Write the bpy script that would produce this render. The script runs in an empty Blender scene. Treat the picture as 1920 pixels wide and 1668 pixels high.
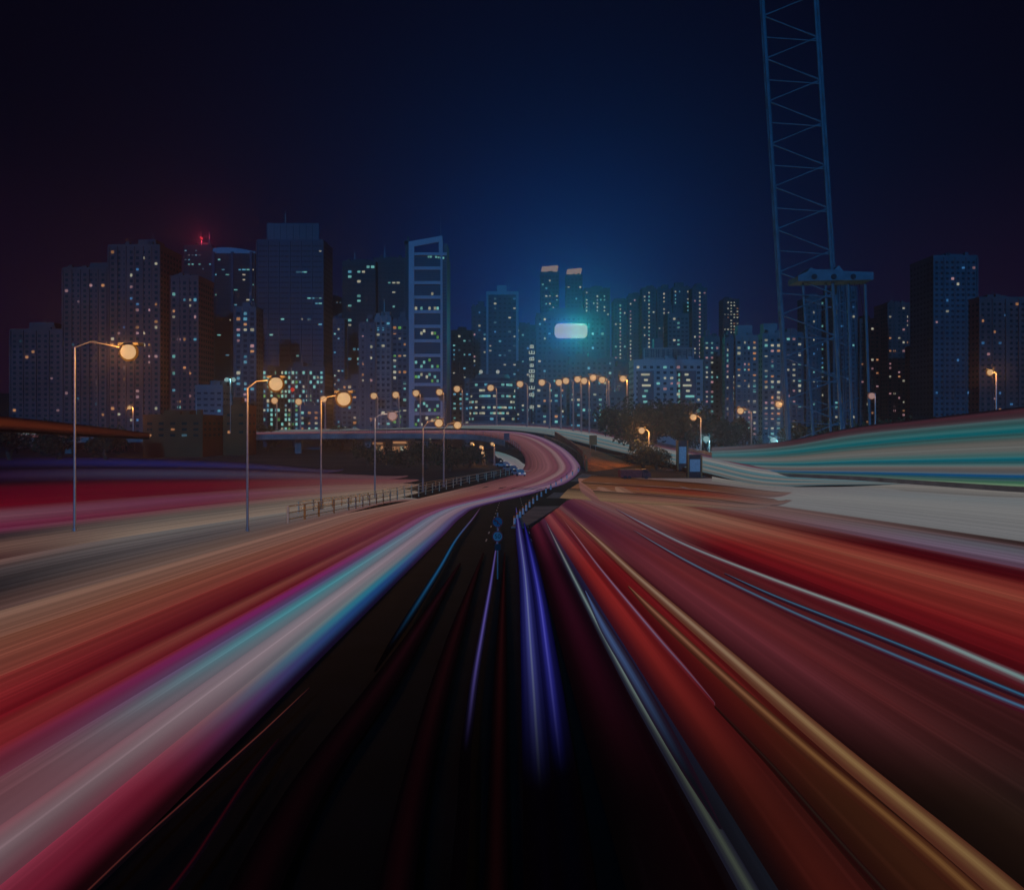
import bpy, math, random
from mathutils import Vector, noise
random.seed(11)
D = bpy.data
sc = bpy.context.scene
COL = sc.collection

# ------------------------------------------------------------------ camera, world, moon, exposure
F = 1400.0            # focal length in pixels of the 1920 px wide photograph
HZ = 795.0            # row of the horizon
CZ = 14.6             # eye height above the flat land beyond the slope
cam = D.cameras.new('camera'); cam.sensor_width = 36; cam.lens = F / 1920 * 36
cam.shift_y = (HZ - 834) / 1920; cam.clip_start = 0.3; cam.clip_end = 9000
co = D.objects.new('camera', cam); COL.objects.link(co)
co.location = (0, 0, CZ); co.rotation_euler = (math.pi / 2, 0, 0); sc.camera = co

sc.view_settings.view_transform = 'Standard'; sc.view_settings.look = 'None'
sc.view_settings.exposure = 0; sc.view_settings.gamma = 1
sc.view_settings.use_curve_mapping = False
sc.render.engine = 'CYCLES'
sc.cycles.use_denoising = True
try: sc.cycles.denoiser = 'OPENIMAGEDENOISE'
except Exception: pass
sc.cycles.max_bounces = 5; sc.cycles.diffuse_bounces = 2; sc.cycles.glossy_bounces = 2
sc.cycles.volume_bounces = 0; sc.cycles.transparent_max_bounces = 8
sc.cycles.sample_clamp_indirect = 1.0; sc.cycles.caustics_reflective = False; sc.cycles.caustics_refractive = False

def lin(c):
    c = c / 255.0
    return c / 12.92 if c <= 0.04045 else ((c + 0.055) / 1.055) ** 2.4
def S(r, g, b): return (lin(r), lin(g), lin(b), 1.0)

world = D.worlds.new('World'); sc.world = world; world.use_nodes = True
nt = world.node_tree; nt.nodes.clear()
def N(t, **k):
    n = nt.nodes.new(t)
    for a, b in k.items(): setattr(n, a, b)
    return n
L = nt.links.new
out = N('ShaderNodeOutputWorld'); bg = N('ShaderNodeBackground'); bg.inputs[1].default_value = 1.0
sky = N('ShaderNodeTexSky', sky_type='NISHITA', sun_disc=False)
sky.sun_elevation = math.radians(-6); sky.sun_rotation = math.radians(180)
tc = N('ShaderNodeTexCoord'); sep = N('ShaderNodeSeparateXYZ'); L(tc.outputs['Generated'], sep.inputs[0])
# glow of the lit town on the night sky: falls off with the angle from the town's middle
dot = N('ShaderNodeVectorMath', operation='DOT_PRODUCT'); dot.inputs[1].default_value = Vector((0.075, 1, 0.09)).normalized()
nrm = N('ShaderNodeVectorMath', operation='NORMALIZE'); L(tc.outputs['Generated'], nrm.inputs[0]); L(nrm.outputs[0], dot.inputs[0])
ac = N('ShaderNodeMath', operation='ARCCOSINE'); L(dot.outputs['Value'], ac.inputs[0])
ramp = N('ShaderNodeValToRGB'); L(ac.outputs[0], ramp.inputs[0])
cr = ramp.color_ramp; cr.interpolation = 'B_SPLINE'
cols = [(0.0, S(0, 44, 122)), (0.09, S(0, 37, 108)), (0.18, S(0, 25, 76)), (0.30, S(1, 12, 42)), (0.45, S(3, 6, 25)), (0.62, S(4, 3, 14)), (0.85, S(2, 1, 7))]
while len(cr.elements) < len(cols): cr.elements.new(0.5)
for e, (p, c) in zip(cr.elements, cols): e.position = p; e.color = c
add = N('ShaderNodeMixRGB', blend_type='ADD'); add.inputs[0].default_value = 0.02
L(ramp.outputs[0], add.inputs[1]); L(sky.outputs[0], add.inputs[2]); # plum coloured light pollution low over the outer quarters of the town
def wm(op, a, b=None):
    n_ = N('ShaderNodeMath', operation=op); L(a, n_.inputs[0])
    if b is not None:
        if hasattr(b, 'links'): L(b, n_.inputs[1])
        else: n_.inputs[1].default_value = b
    return n_.outputs[0]
def wr(a, x, y):
    n_ = N('ShaderNodeMapRange', interpolation_type='SMOOTHSTEP'); L(a, n_.inputs[0]); n_.inputs[1].default_value = x; n_.inputs[2].default_value = y; return n_.outputs[0]
sx = N('ShaderNodeSeparateXYZ'); L(nrm.outputs[0], sx.inputs[0])
f_ = wm('MULTIPLY', wr(wm('ABSOLUTE', sx.outputs[0]), .22, .6), wr(wm('SUBTRACT', wm('MULTIPLY', sx.outputs[2], -1.0), -0.34), 0.0, 0.32))
pl = N('ShaderNodeMixRGB', blend_type='ADD'); L(f_, pl.inputs[0]); L(add.outputs[0], pl.inputs[1]); pl.inputs[2].default_value = S(28, 7, 27)
L(pl.outputs[0], bg.inputs[0]); L(bg.outputs[0], out.inputs[0])

moon = D.lights.new('moon', 'SUN'); moon.energy = 0.9; moon.angle = math.radians(0.5); moon.color = (0.02, 0.36, 1.0)
mo = D.objects.new('moon', moon); COL.objects.link(mo)
mo.rotation_euler = (math.radians(77), 0, math.radians(-4))   # low, from behind the camera

# ------------------------------------------------------------------ helpers
def gz(Y):
    if Y < 0: return 8.6
    return max(0.0, 8.6 - 0.0571429 * Y)
def U(px, py, Y): return Vector(((px - 960) / F * Y, Y, CZ - (py - HZ) / F * Y))
def G(px, py, up=0.0):
    Y = 8400.0 / (py - 875) if py > 930.8 else 14.6 * F / (py - HZ)
    return Vector(((px - 960) / F * Y, Y, gz(Y) + up))
def tag(o, label=None, cat=None, group=None, kind=None):
    if label: o['label'] = label
    if cat: o['category'] = cat
    if group: o['group'] = group
    if kind: o['kind'] = kind
    return o
def empty(name, loc=(0, 0, 0), rz=0.0, label=None, cat=None, group=None):
    o = D.objects.new(name, None); COL.objects.link(o); o.location = loc; o.rotation_euler = (0, 0, rz)
    o.empty_display_size = 0.3
    return tag(o, label, cat, group)
def link(name, mesh, parent=None, loc=None):
    o = D.objects.new(name, mesh); COL.objects.link(o)
    if parent is not None: o.parent = parent
    if loc is not None: o.location = loc
    return o
class MB:
    def __init__(s): s.v = []; s.f = []; s.uv = []
    def box(s, x0, x1, y0, y1, z0, z1):
        n = len(s.v)
        s.v += [(x0,y0,z0),(x1,y0,z0),(x1,y1,z0),(x0,y1,z0),(x0,y0,z1),(x1,y0,z1),(x1,y1,z1),(x0,y1,z1)]
        s.f += [tuple(n+i for i in q) for q in ((0,3,2,1),(4,5,6,7),(0,1,5,4),(1,2,6,5),(2,3,7,6),(3,0,4,7))]
        return s
    def tube(s, pts, rad, n=8, cap=True):
        pts = [Vector(p) for p in pts]
        if not hasattr(rad, '__len__'): rad = [rad] * len(pts)
        b = len(s.v)
        for i, p in enumerate(pts):
            d = (pts[min(i+1, len(pts)-1)] - pts[max(i-1, 0)]).normalized()
            a = Vector((0,0,1)) if abs(d.z) < 0.9 else Vector((1,0,0))
            u = d.cross(a).normalized(); w = d.cross(u)
            for k in range(n):
                t = 2*math.pi*k/n
                s.v.append(tuple(p + (u*math.cos(t) + w*math.sin(t))*rad[i]))
        for i in range(len(pts)-1):
            for k in range(n):
                s.f.append((b+i*n+k, b+i*n+(k+1)%n, b+(i+1)*n+(k+1)%n, b+(i+1)*n+k))
        if cap:
            s.f.append(tuple(b+k for k in range(n))[::-1]); s.f.append(tuple(b+(len(pts)-1)*n+k for k in range(n)))
        return s
    def prism(s, poly, y0, y1):      # polygon in x,z extruded along y
        n = len(poly); b = len(s.v)
        s.v += [(x, y0, z) for x, z in poly] + [(x, y1, z) for x, z in poly]
        s.f.append(tuple(range(b, b+n))); s.f.append(tuple(range(b+n, b+2*n))[::-1])
        for i in range(n): s.f.append((b+i, b+n+i, b+n+(i+1)%n, b+(i+1)%n))
        return s
    def sphere(s, c, r, nu=12, nv=8, sz=1.0):
        b = len(s.v)
        for j in range(nv+1):
            ph = math.pi*j/nv
            for i in range(nu):
                th = 2*math.pi*i/nu
                s.v.append((c[0]+r*math.sin(ph)*math.cos(th), c[1]+r*math.sin(ph)*math.sin(th), c[2]+r*sz*math.cos(ph)))
        for j in range(nv):
            for i in range(nu):
                s.f.append((b+j*nu+i, b+(j+1)*nu+i, b+(j+1)*nu+(i+1)%nu, b+j*nu+(i+1)%nu))
        return s
    def mesh(s, name, mat):
        m = D.meshes.new(name); m.from_pydata(s.v, [], s.f)
        if mat: m.materials.append(mat)
        m.update(); return m
    def build(s, name, mat, parent=None, loc=None): return link(name, s.mesh(name, mat), parent, loc)

MATS = {}
def mat_new(name):
    m = D.materials.new(name); m.use_nodes = True; m.node_tree.nodes.clear(); return m
def pbr(name, col, rough=0.8, var=0.35, scale=0.6, metal=0.0, bump=0.0, spec=0.3):
    """procedural surface: base colour broken up by two noises; stains keep a shape of their own"""
    if name in MATS: return MATS[name]
    m = mat_new(name); t = m.node_tree; n = t.nodes.new; l = t.links.new
    o = n('ShaderNodeOutputMaterial'); b = n('ShaderNodeBsdfPrincipled'); l(b.outputs[0], o.inputs[0])
    b.inputs['Roughness'].default_value = rough; b.inputs['Metallic'].default_value = metal
    b.inputs['Specular IOR Level'].default_value = spec
    tx = n('ShaderNodeTexCoord'); no = n('ShaderNodeTexNoise'); no.inputs['Scale'].default_value = scale; no.inputs['Detail'].default_value = 6
    l(tx.outputs['Object'], no.inputs['Vector'])
    r = n('ShaderNodeValToRGB'); l(no.outputs['Fac'], r.inputs[0])
    a = 1 - var; c = 1 + var
    r.color_ramp.elements[0].position = 0.3; r.color_ramp.elements[1].position = 0.7
    r.color_ramp.elements[0].color = (col[0]*a, col[1]*a, col[2]*a, 1); r.color_ramp.elements[1].color = (min(1, col[0]*c), min(1, col[1]*c), min(1, col[2]*c), 1)
    l(r.outputs[0], b.inputs['Base Color'])
    if bump:
        bp = n('ShaderNodeBump'); bp.inputs['Strength'].default_value = bump; n2 = n('ShaderNodeTexNoise'); n2.inputs['Scale'].default_value = scale*12
        l(tx.outputs['Object'], n2.inputs['Vector']); l(n2.outputs['Fac'], bp.inputs['Height']); l(bp.outputs[0], b.inputs['Normal'])
    MATS[name] = m; return m
def emit(name, col, strength=1.0, sample=False, var=0.0):
    if name in MATS: return MATS[name]
    m = mat_new(name); t = m.node_tree; n = t.nodes.new; l = t.links.new
    o = n('ShaderNodeOutputMaterial'); e = n('ShaderNodeEmission'); l(e.outputs[0], o.inputs[0])
    e.inputs[0].default_value = col; e.inputs[1].default_value = strength
    if var:
        oi = n('ShaderNodeObjectInfo'); mr = n('ShaderNodeMapRange'); l(oi.outputs['Random'], mr.inputs[0])
        mr.inputs[3].default_value = strength*(1-var); mr.inputs[4].default_value = strength*(1+var); l(mr.outputs[0], e.inputs[1])
    m.cycles.emission_sampling = 'AUTO' if sample else 'NONE'
    MATS[name] = m; return m

M_asphalt = pbr('asphalt', (0.011, 0.011, 0.012), 0.9, 0.4, 0.5, bump=0.15, spec=0.1)
M_ground = pbr('earth', (0.05, 0.045, 0.04), 0.95, 0.5, 0.05)
M_paint = pbr('road_paint', (0.7, 0.7, 0.66), 0.6, 0.25, 2.0)
M_conc = pbr('concrete', (0.26, 0.25, 0.24), 0.85, 0.3, 0.25, bump=0.1)
M_steel = pbr('galvanised_steel', (0.42, 0.42, 0.42), 0.45, 0.15, 2.0, metal=0.6)
M_crane = pbr('crane_paint', (0.09, 0.2, 0.25), 0.6, 0.25, 0.4)
M_dark = pbr('dark_metal', (0.03, 0.03, 0.035), 0.6, 0.3, 1.0)
M_leaf = pbr('foliage', (0.05, 0.07, 0.03), 0.9, 0.5, 0.3)
M_bark = pbr('bark', (0.09, 0.065, 0.045), 0.95, 0.4, 2.0)
M_glassd = pbr('dark_glass', (0.012, 0.016, 0.022), 0.5, 0.3, 0.1, spec=0.15)

def catmull(P, k=6):
    res = []
    n = len(P)
    for i in range(n-1):
        p0 = P[max(i-1, 0)]; p1 = P[i]; p2 = P[i+1]; p3 = P[min(i+2, n-1)]
        for j in range(k):
            t = j/k
            res.append(0.5*((2*p1) + (p2-p0)*t + (2*p0-5*p1+4*p2-p3)*t*t + (3*p1-p0-3*p2+p3)*t**3))
    res.append(P[-1].copy()); return res

def trail_mat(name, near, mid, far, wm, streak=0.16, seed=0.0, vm=(0.09, 0.3, 0.8), bend=None):
    """light given off by a trail: three ramps across it (near, middle and far reach), with fine strands running along"""
    m = mat_new(name); t = m.node_tree; n = t.nodes.new; l = t.links.new
    o = n('ShaderNodeOutputMaterial'); e = n('ShaderNodeEmission'); l(e.outputs[0], o.inputs[0])
    uv = n('ShaderNodeUVMap'); uv.uv_map = 'UVMap'; sp = n('ShaderNodeSeparateXYZ'); l(uv.outputs[0], sp.inputs[0])
    rs = []
    for st in (far, mid, near) + ((bend,) if bend else ()):
        r = n('ShaderNodeValToRGB'); r.color_ramp.interpolation = 'EASE' if len(st) > 2 else 'LINEAR'
        l(sp.outputs[0], r.inputs[0]); el = r.color_ramp.elements
        if len(st) == 1: st = [(0, st[0][1]), (1, st[0][1])]
        while len(el) < len(st): el.new(0.5)
        for x, (p, c) in zip(el, st): x.position = p; x.color = S(*c)
        rs.append(r)
    def mr(a, b):
        q = n('ShaderNodeMapRange'); q.interpolation_type = 'SMOOTHSTEP'; l(sp.outputs[1], q.inputs[0]); q.inputs[1].default_value = a; q.inputs[2].default_value = b; return q
    f1 = mr(vm[0], vm[1]); f2 = mr(vm[1], vm[2])
    m1 = n('ShaderNodeMixRGB'); l(f1.outputs[0], m1.inputs[0]); l(rs[0].outputs[0], m1.inputs[1]); l(rs[1].outputs[0], m1.inputs[2])
    m2 = n('ShaderNodeMixRGB'); l(f2.outputs[0], m2.inputs[0]); l(m1.outputs[0], m2.inputs[1]); l(rs[2].outputs[0], m2.inputs[2])
    if bend:
        f3 = mr(0.052, 0.074); m3 = n('ShaderNodeMixRGB'); l(f3.outputs[0], m3.inputs[0]); l(rs[3].outputs[0], m3.inputs[1]); l(m2.outputs[0], m3.inputs[2]); m2 = m3
    l(m2.outputs[0], e.inputs[0])
    cb = n('ShaderNodeCombineXYZ'); mu = n('ShaderNodeMath'); mu.operation = 'MULTIPLY'; mu.inputs[1].default_value = wm*1.1
    l(sp.outputs[0], mu.inputs[0]); l(mu.outputs[0], cb.inputs[0]); mv = n('ShaderNodeMath'); mv.operation = 'MULTIPLY'; mv.inputs[1].default_value = 0.8
    l(sp.outputs[1], mv.inputs[0]); l(mv.outputs[0], cb.inputs[1]); cb.inputs[2].default_value = seed
    no = n('ShaderNodeTexNoise'); no.inputs['Scale'].default_value = 1.0; no.inputs['Detail'].default_value = 2.5; l(cb.outputs[0], no.inputs['Vector'])
    q = n('ShaderNodeMapRange'); l(no.outputs['Fac'], q.inputs[0]); q.inputs[1].default_value = 0.3; q.inputs[2].default_value = 0.7
    q.inputs[3].default_value = 1 - streak*2; q.inputs[4].default_value = 1 + streak*2
    # sparse brighter filaments among the strands
    c2 = n('ShaderNodeCombineXYZ'); m5 = n('ShaderNodeMath'); m5.operation = 'MULTIPLY'; m5.inputs[1].default_value = wm*5.0
    l(sp.outputs[0], m5.inputs[0]); l(m5.outputs[0], c2.inputs[0]); l(mv.outputs[0], c2.inputs[1]); c2.inputs[2].default_value = seed+9
    n2 = n('ShaderNodeTexNoise'); n2.inputs['Scale'].default_value = 1.0; n2.inputs['Detail'].default_value = 1.0; l(c2.outputs[0], n2.inputs['Vector'])
    q2 = n('ShaderNodeMapRange'); q2.interpolation_type = 'SMOOTHSTEP'; l(n2.outputs['Fac'], q2.inputs[0]); q2.inputs[1].default_value = .56; q2.inputs[2].default_value = .74
    q2.inputs[3].default_value = 0.97; q2.inputs[4].default_value = 1.3
    mm = n('ShaderNodeMath'); mm.operation = 'MULTIPLY'; l(q.outputs[0], mm.inputs[0]); l(q2.outputs[0], mm.inputs[1]); l(mm.outputs[0], e.inputs[1])
    m.cycles.emission_sampling = 'NONE'
    return m

def band(name, A, B, mat, thick=0.1, arch=0.0, nx=6, vfun=None, smooth=6, parent=None, flip=False):
    """a bar of light (or a slab) between two world-space edges; its top is gently arched, it has a real underside"""
    A = catmull(A, smooth); B = catmull(B, smooth)
    n = len(A); vs = []; fs = []; uvs = {}
    acc = 0.0
    for i in range(n):
        a, b = A[i], B[i]
        if i: acc += ((A[i]-A[i-1]).length + (B[i]-B[i-1]).length)/2
        mid = (a+b)/2
        vv = vfun(mid) if vfun else acc*0.02
        side = (b-a).normalized()
        fw = ((A[min(i+1, n-1)]-A[max(i-1, 0)])).normalized()
        up = side.cross(fw).normalized()
        if flip: up = -up
        for k in range(nx+1):
            u = k/nx; p = a.lerp(b, u) + up*(arch*math.sin(math.pi*u))
            vs.append(tuple(p)); uvs[len(vs)-1] = (u, vv)
        for k in (0, nx):
            p = (a if k == 0 else b) - up*thick
            vs.append(tuple(p)); uvs[len(vs)-1] = (k/nx, vv)
    R = nx+3
    for i in range(n-1):
        o0 = i*R; o1 = (i+1)*R
        for k in range(nx): fs.append((o0+k, o1+k, o1+k+1, o0+k+1))
        fs.append((o0+nx+1, o1+nx+1, o1, o0)); fs.append((o0+nx, o1+nx, o1+nx+2, o0+nx+2)); fs.append((o0+nx+2, o1+nx+2, o1+nx+1, o0+nx+1))
    for e in (0, n-1):
        o0 = e*R; fs.append(tuple([o0+k for k in range(nx+1)] + [o0+nx+2, o0+nx+1]))
    m = D.meshes.new(name); m.from_pydata(vs, [], fs); m.materials.append(mat)
    ul = m.uv_layers.new(name='UVMap')
    for lp in m.loops: ul.data[lp.index].uv = uvs[lp.vertex_index]
    for p in m.polygons: p.use_smooth = nx > 2 and len(p.vertices) == 4 and arch > 0
    m.update()
    return link(name, m, parent)
vY = lambda p: 10.6/max(p.y, 8.0)

# ------------------------------------------------------------------ ground, roads
xs = [-1300, -600, -250, -120, 0, 120, 250, 600, 1300]
ys = [-60, 0, 30, 60, 90, 120, 150.5, 200, 300, 500, 900, 1500]
mb = MB()
for y in ys:
    for x in xs: mb.v.append((x, y, gz(y) - 0.05))
nxs = len(xs)
for j in range(len(ys)-1):
    for i in range(nxs-1): mb.f.append((j*nxs+i, j*nxs+i+1, (j+1)*nxs+i+1, (j+1)*nxs+i))
tag(mb.build('ground', M_ground), kind='structure')
def strip(x0, x1, ylist, up, name, mat, kind='structure'):
    m = MB()
    for y in ylist: m.v += [(x0, y, gz(y)+up), (x1, y, gz(y)+up)]
    for j in range(len(ylist)-1): m.f.append((2*j, 2*j+1, 2*j+3, 2*j+2))
    o = m.build(name, mat); o['kind'] = kind; return o
strip(-34, 48, [-20, 0, 30, 75, 110, 150.5, 190], 0.0, 'road', M_asphalt)
# painted lane lines on the dark lanes
mb = MB()
for x in (-2.1, 1.6):
    y = 60.0
    while y < 145:
        n = len(mb.v); y1 = y+2.2
        mb.v += [(x-0.06, y, gz(y)+0.006), (x+0.06, y, gz(y)+0.006), (x+0.06, y1, gz(y1)+0.006), (x-0.06, y1, gz(y1)+0.006)]; mb.f.append((n, n+1, n+2, n+3)); y += 7
tag(mb.build('road_marking', M_paint), kind='structure')

# --- the carriageway of the S bend, as two edges (left and right)
def straight(q, Yl): return [Vector((q*6, y, gz(y))) for y in Yl]
SL = straight(-3.5, (4, 8, 11, 16, 25, 40, 65, 92)) + [G(745,945), G(850,920), G(930,900), G(975,885), U(985,865,265), U(975,845,300), U(945,826,335), U(890,815.5,360), U(800,813,366), U(600,813.5,364), U(300,818,360), U(-60,823,356)]
SR = straight(-1.0, (4, 8, 11, 16, 25, 40, 65, 92)) + [G(905,948), G(1000,925), G(1062,905), G(1088,880), U(1078,860,262), U(1052,838,300), U(1010,818,345), U(960,809.5,378), U(850,807,388), U(620,809,386), U(330,812.5,380), U(-60,816,376)]
def lift(P, z): return [p + Vector((0, 0, z)) for p in P]
def frac(a): return [l.lerp(r, a) for l, r in zip(SL, SR)]
tag(band('flyover_road', lift(SL[10:], 0.02), lift(SR[10:], 0.02), M_asphalt, thick=0.9, nx=2), kind='structure')
# outer white carriageway of the flyover
WA = [U(-60,812,410), U(300,808.5,410), U(600,804.5,410), U(760,800,412), U(860,797,412), U(950,796,408), U(1030,799,392), (U(1100,806,366)), U(1180,822,330), U(1260,839,292), U(1340,855,245), U(1430,874,205), U(1560,892,190), U(1700,902,187)]
WB = [U(-60,816,396), U(300,812.5,396), U(600,808.5,396), U(760,804.5,396), U(860,803.5,394), U(950,806,386), U(1020,814,366), U(1080,828,336), U(1150,846,298), U(1240,866,252), U(1330,890,208), U(1430,912,176), U(1560,910,172), U(1700,908,180)]
tag(band('flyover_road', lift(WA, -0.02), lift(WB, -0.02), M_asphalt, thick=1.3, nx=2), kind='structure')

LT = 'light trails along the roads'
def trail(label, A, B, near, mid=None, far=None, thick=0.12, arch=0.05, nx=6, vfun=vY, streak=0.14, smooth=6, vm=(0.09, 0.3, 0.8), group=LT, flip=False, bend=None):
    mid = mid or near; far = far or mid
    wm = (A[0]-B[0]).length
    mt = trail_mat('trail_light', near, mid, far, wm, streak, random.random()*50, vm, bend)
    o = band('light_trail', A, B, mt, thick, arch, nx, vfun, smooth, flip=flip)
    return tag(o, label, 'light trail', group)

# left carriageway: (label, q0, q1, near, mid, far) with stops across from outer to inner
def st(*c): return [(i/(len(c)-1) if len(c) > 1 else 0, x) for i, x in enumerate(c)]
LB = [
 ('broad tan light trail along the outer edge of the left carriageway', -3.5, -2.95, st((118,92,80),(112,78,66)), st((116,88,76),(112,72,60)), st((112,84,76),(108,76,70))),
 ('broad burnt orange light trail beside the tan one', -2.95, -2.4, st((112,72,58),(108,50,42)), st((110,66,52),(106,48,42)), st((108,72,64),(104,60,56))),
 ('deep red light trail inside the burnt orange one', -2.4, -2.02, st((110,36,34),(118,20,28)), st((100,36,34),(72,10,22)), st((102,56,56),(84,34,46))),
 ('bright red light trail with a thin orange strand on the left carriageway', -2.02, -1.8, st((120,18,28),(116,34,38)), st((76,16,24),(104,50,44),(92,22,30)), st((88,36,50),(96,52,64))),
 ('magenta light trail edging the cyan one', -1.8, -1.62, st((112,30,38),(100,46,60)), st((92,26,36),(104,30,84),(76,62,98)), st((98,56,80),(104,66,96))),
 ('pale cyan and lilac light trail between magenta and pinkish white', -1.62, -1.4, st((98,58,64),(104,70,78)), st((74,70,104),(56,108,118),(88,102,112)), st((88,92,112),(104,96,112))),
 ('pinkish white light trail, the brightest of the left carriageway', -1.4, -1.2, st((106,66,74),(114,92,98),(108,60,72)), st((106,104,114),(124,112,120),(110,116,124)), st((112,98,112),(116,94,110))),
 ('blue edged light trail at the inner rim of the left carriageway', -1.2, -1.0, st((116,40,58),(96,22,40),(22,4,8)), st((98,114,118),(38,102,124),(26,62,112),(14,10,34)), st((106,86,112),(80,66,104),(40,20,50))),
]
BEND = [(60,30,36), (96,58,62), (108,68,74), (92,50,60), (130,104,106), (96,54,70), (88,52,82), (132,104,122), (56,34,70)]
for i_, (lb, q0, q1, a, b, c) in enumerate(LB):
    a0 = (q0+3.5)/2.5; a1 = (q1+3.5)/2.5
    trail(lb, lift(frac(a0), 0.12), lift(frac(a1), 0.12), a, b, c, bend=st(BEND[i_], BEND[i_+1]), streak=.17)
# outer flyover
WBN = [
 ('thin rose light trail on the far lane of the flyover', 0.0, 0.18, st((50,30,60),(92,58,66))),
 ('cold white light trail along the flyover crest', 0.18, 0.5, st((88,96,104),(118,116,114),(60,100,110))),
 ('white light trail with teal strands on the near lane of the flyover', 0.5, 0.95, st((64,104,112),(116,112,108),(58,96,106),(110,106,102),(70,90,96))),
]
for lb, a0, a1, c in WBN:
    A = [l.lerp(r, a0) for l, r in zip(WA, WB)]; B = [l.lerp(r, a1) for l, r in zip(WA, WB)]
    trail(lb, lift(A, 0.1), lift(B, 0.1), c, c, c, streak=0.2)

# right carriageway
YR = (4, 8, 11, 16, 25, 40, 65, 100, 130, 148, 152, 170, 200)
RB = [
 ('faint dark wine light trail beside the black middle lanes', 0.27, 0.5, st((3,2,3),(10,2,4)), st((10,2,6),(36,6,18),(14,3,10)), st((20,4,14),(78,20,38),(50,12,30))),
 ('very dim violet light trail left of the crimson ones', 0.5, 0.62, st((10,4,6),(18,20,28)), st((16,4,12),(34,30,60)), st((60,16,34),(90,44,66))),
 ('crimson light trail between the grey blue and the mauve strands', 0.62, 0.84, st((20,8,10),(56,18,14),(44,14,12)), st((60,14,24),(112,28,28),(84,14,20)), st((96,36,48),(112,56,60),(90,34,48))),
 ('crimson brown light trail left of the thick tan strands', 0.84, 1.12, st((30,10,8),(50,24,14),(20,8,6)), st((60,8,14),(96,18,22),(56,8,12)), st((84,28,42),(108,52,50),(90,40,44))),
 ('wide mauve brown light trail right of the thick tan strands', 1.12, 1.6, st((12,6,5),(30,18,14),(34,22,20)), st((44,12,18),(94,38,46),(96,34,38)), st((92,58,60),(60,22,42),(70,30,50))),
 ('wide dark brown red light trail under the thin blue strands', 1.6, 2.3, st((34,22,20),(40,18,18)), st((92,34,38),(70,24,28),(72,16,22)), st((74,34,52),(92,48,56),(98,70,72))),
 ('dark crimson light trail just beyond the thin pale teal strand', 2.3, 2.95, st((60,8,14),(90,16,20)), st((58,6,16),(92,14,20),(106,26,26)), st((96,64,66),(116,78,68))),
 ('orange red light trail in the middle of the right carriageway', 2.95, 3.7, st((92,20,22),(102,28,26)), st((104,30,28),(114,46,38)), st((116,78,66),(116,86,72))),
 ('rusty orange light trail outside the orange red one', 3.7, 4.45, st((102,32,28),(94,24,24)), st((118,58,46),(108,42,36),(70,10,16)), st((116,86,72),(112,80,66),(90,50,44))),
 ('narrow blood red light trail left of the lilac grey one', 4.45, 4.95, st((60,8,14),(60,8,14)), st((66,8,14),(56,6,14),(84,40,50)), st((92,50,46),(96,66,64))),
 ('lilac grey light trail beside the broad white one', 4.95, 6.35, st((88,70,86),(92,90,100)), st((84,58,76),(90,78,94),(86,84,94),(70,56,60)), st((98,70,68),(100,78,76))),
 ('thin dark brown light trail rimming the broad white one', 6.35, 6.75, st((50,36,36),(40,28,28)), st((56,40,40),(36,24,24),(60,54,52)), st((92,72,70),(88,72,72))),
]
for lb, q0, q1, a, b, c in RB:
    def Yl(q):
        ks = ((0,66),(.27,70),(.62,86),(1.12,108),(1.8,140),(2.3,148),(2.95,200),(99,200)); ye = 200
        for (a_, ya), (b_, yb2) in zip(ks, ks[1:]):
            if a_ <= q <= b_: ye = ya+(yb2-ya)*(q-a_)/(b_-a_); break
        return [y if y <= 40 else 40+(y-40)*(ye-40)/160 for y in YR]
    trail(lb, lift(straight(q0, Yl(q0)), 0.1), lift(straight(q1, Yl(q1)), 0.1), a, b, c, vm=(0.08, 0.26, 0.85) if q0 < 2.3 else (0.085, 0.2, 0.6))
wc = st((104,104,106),(112,112,112),(104,108,110),(110,108,108))
trail('broad white light trail spreading at the far side of the right carriageway', lift(straight(6.75, YR[5:]), 0.12), lift([Vector((X, Y, gz(Y))) for X, Y in ((100,38),(108,62),(112,96),(108,130),(104,146),(102,152),(92,170),(84,196))], 0.12), wc, wc, st((92,80,80),(100,96,98),(104,104,104)), vm=(0.055,0.075,0.2))
trail('pale grey light trail in the distance beyond the broad white one', [G(1335,888,.14), G(1420,893,.14), G(1520,896,.14), G(1700,903,.14), G(1920,918,.14), G(2150,930,.14)], [G(1335,905,.14), G(1420,918,.14), G(1520,918,.14), G(1700,922,.14), G(1920,934,.14), G(2150,940,.14)], st((84,92,100),(112,108,104),(96,94,92)), streak=0.2)

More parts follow.
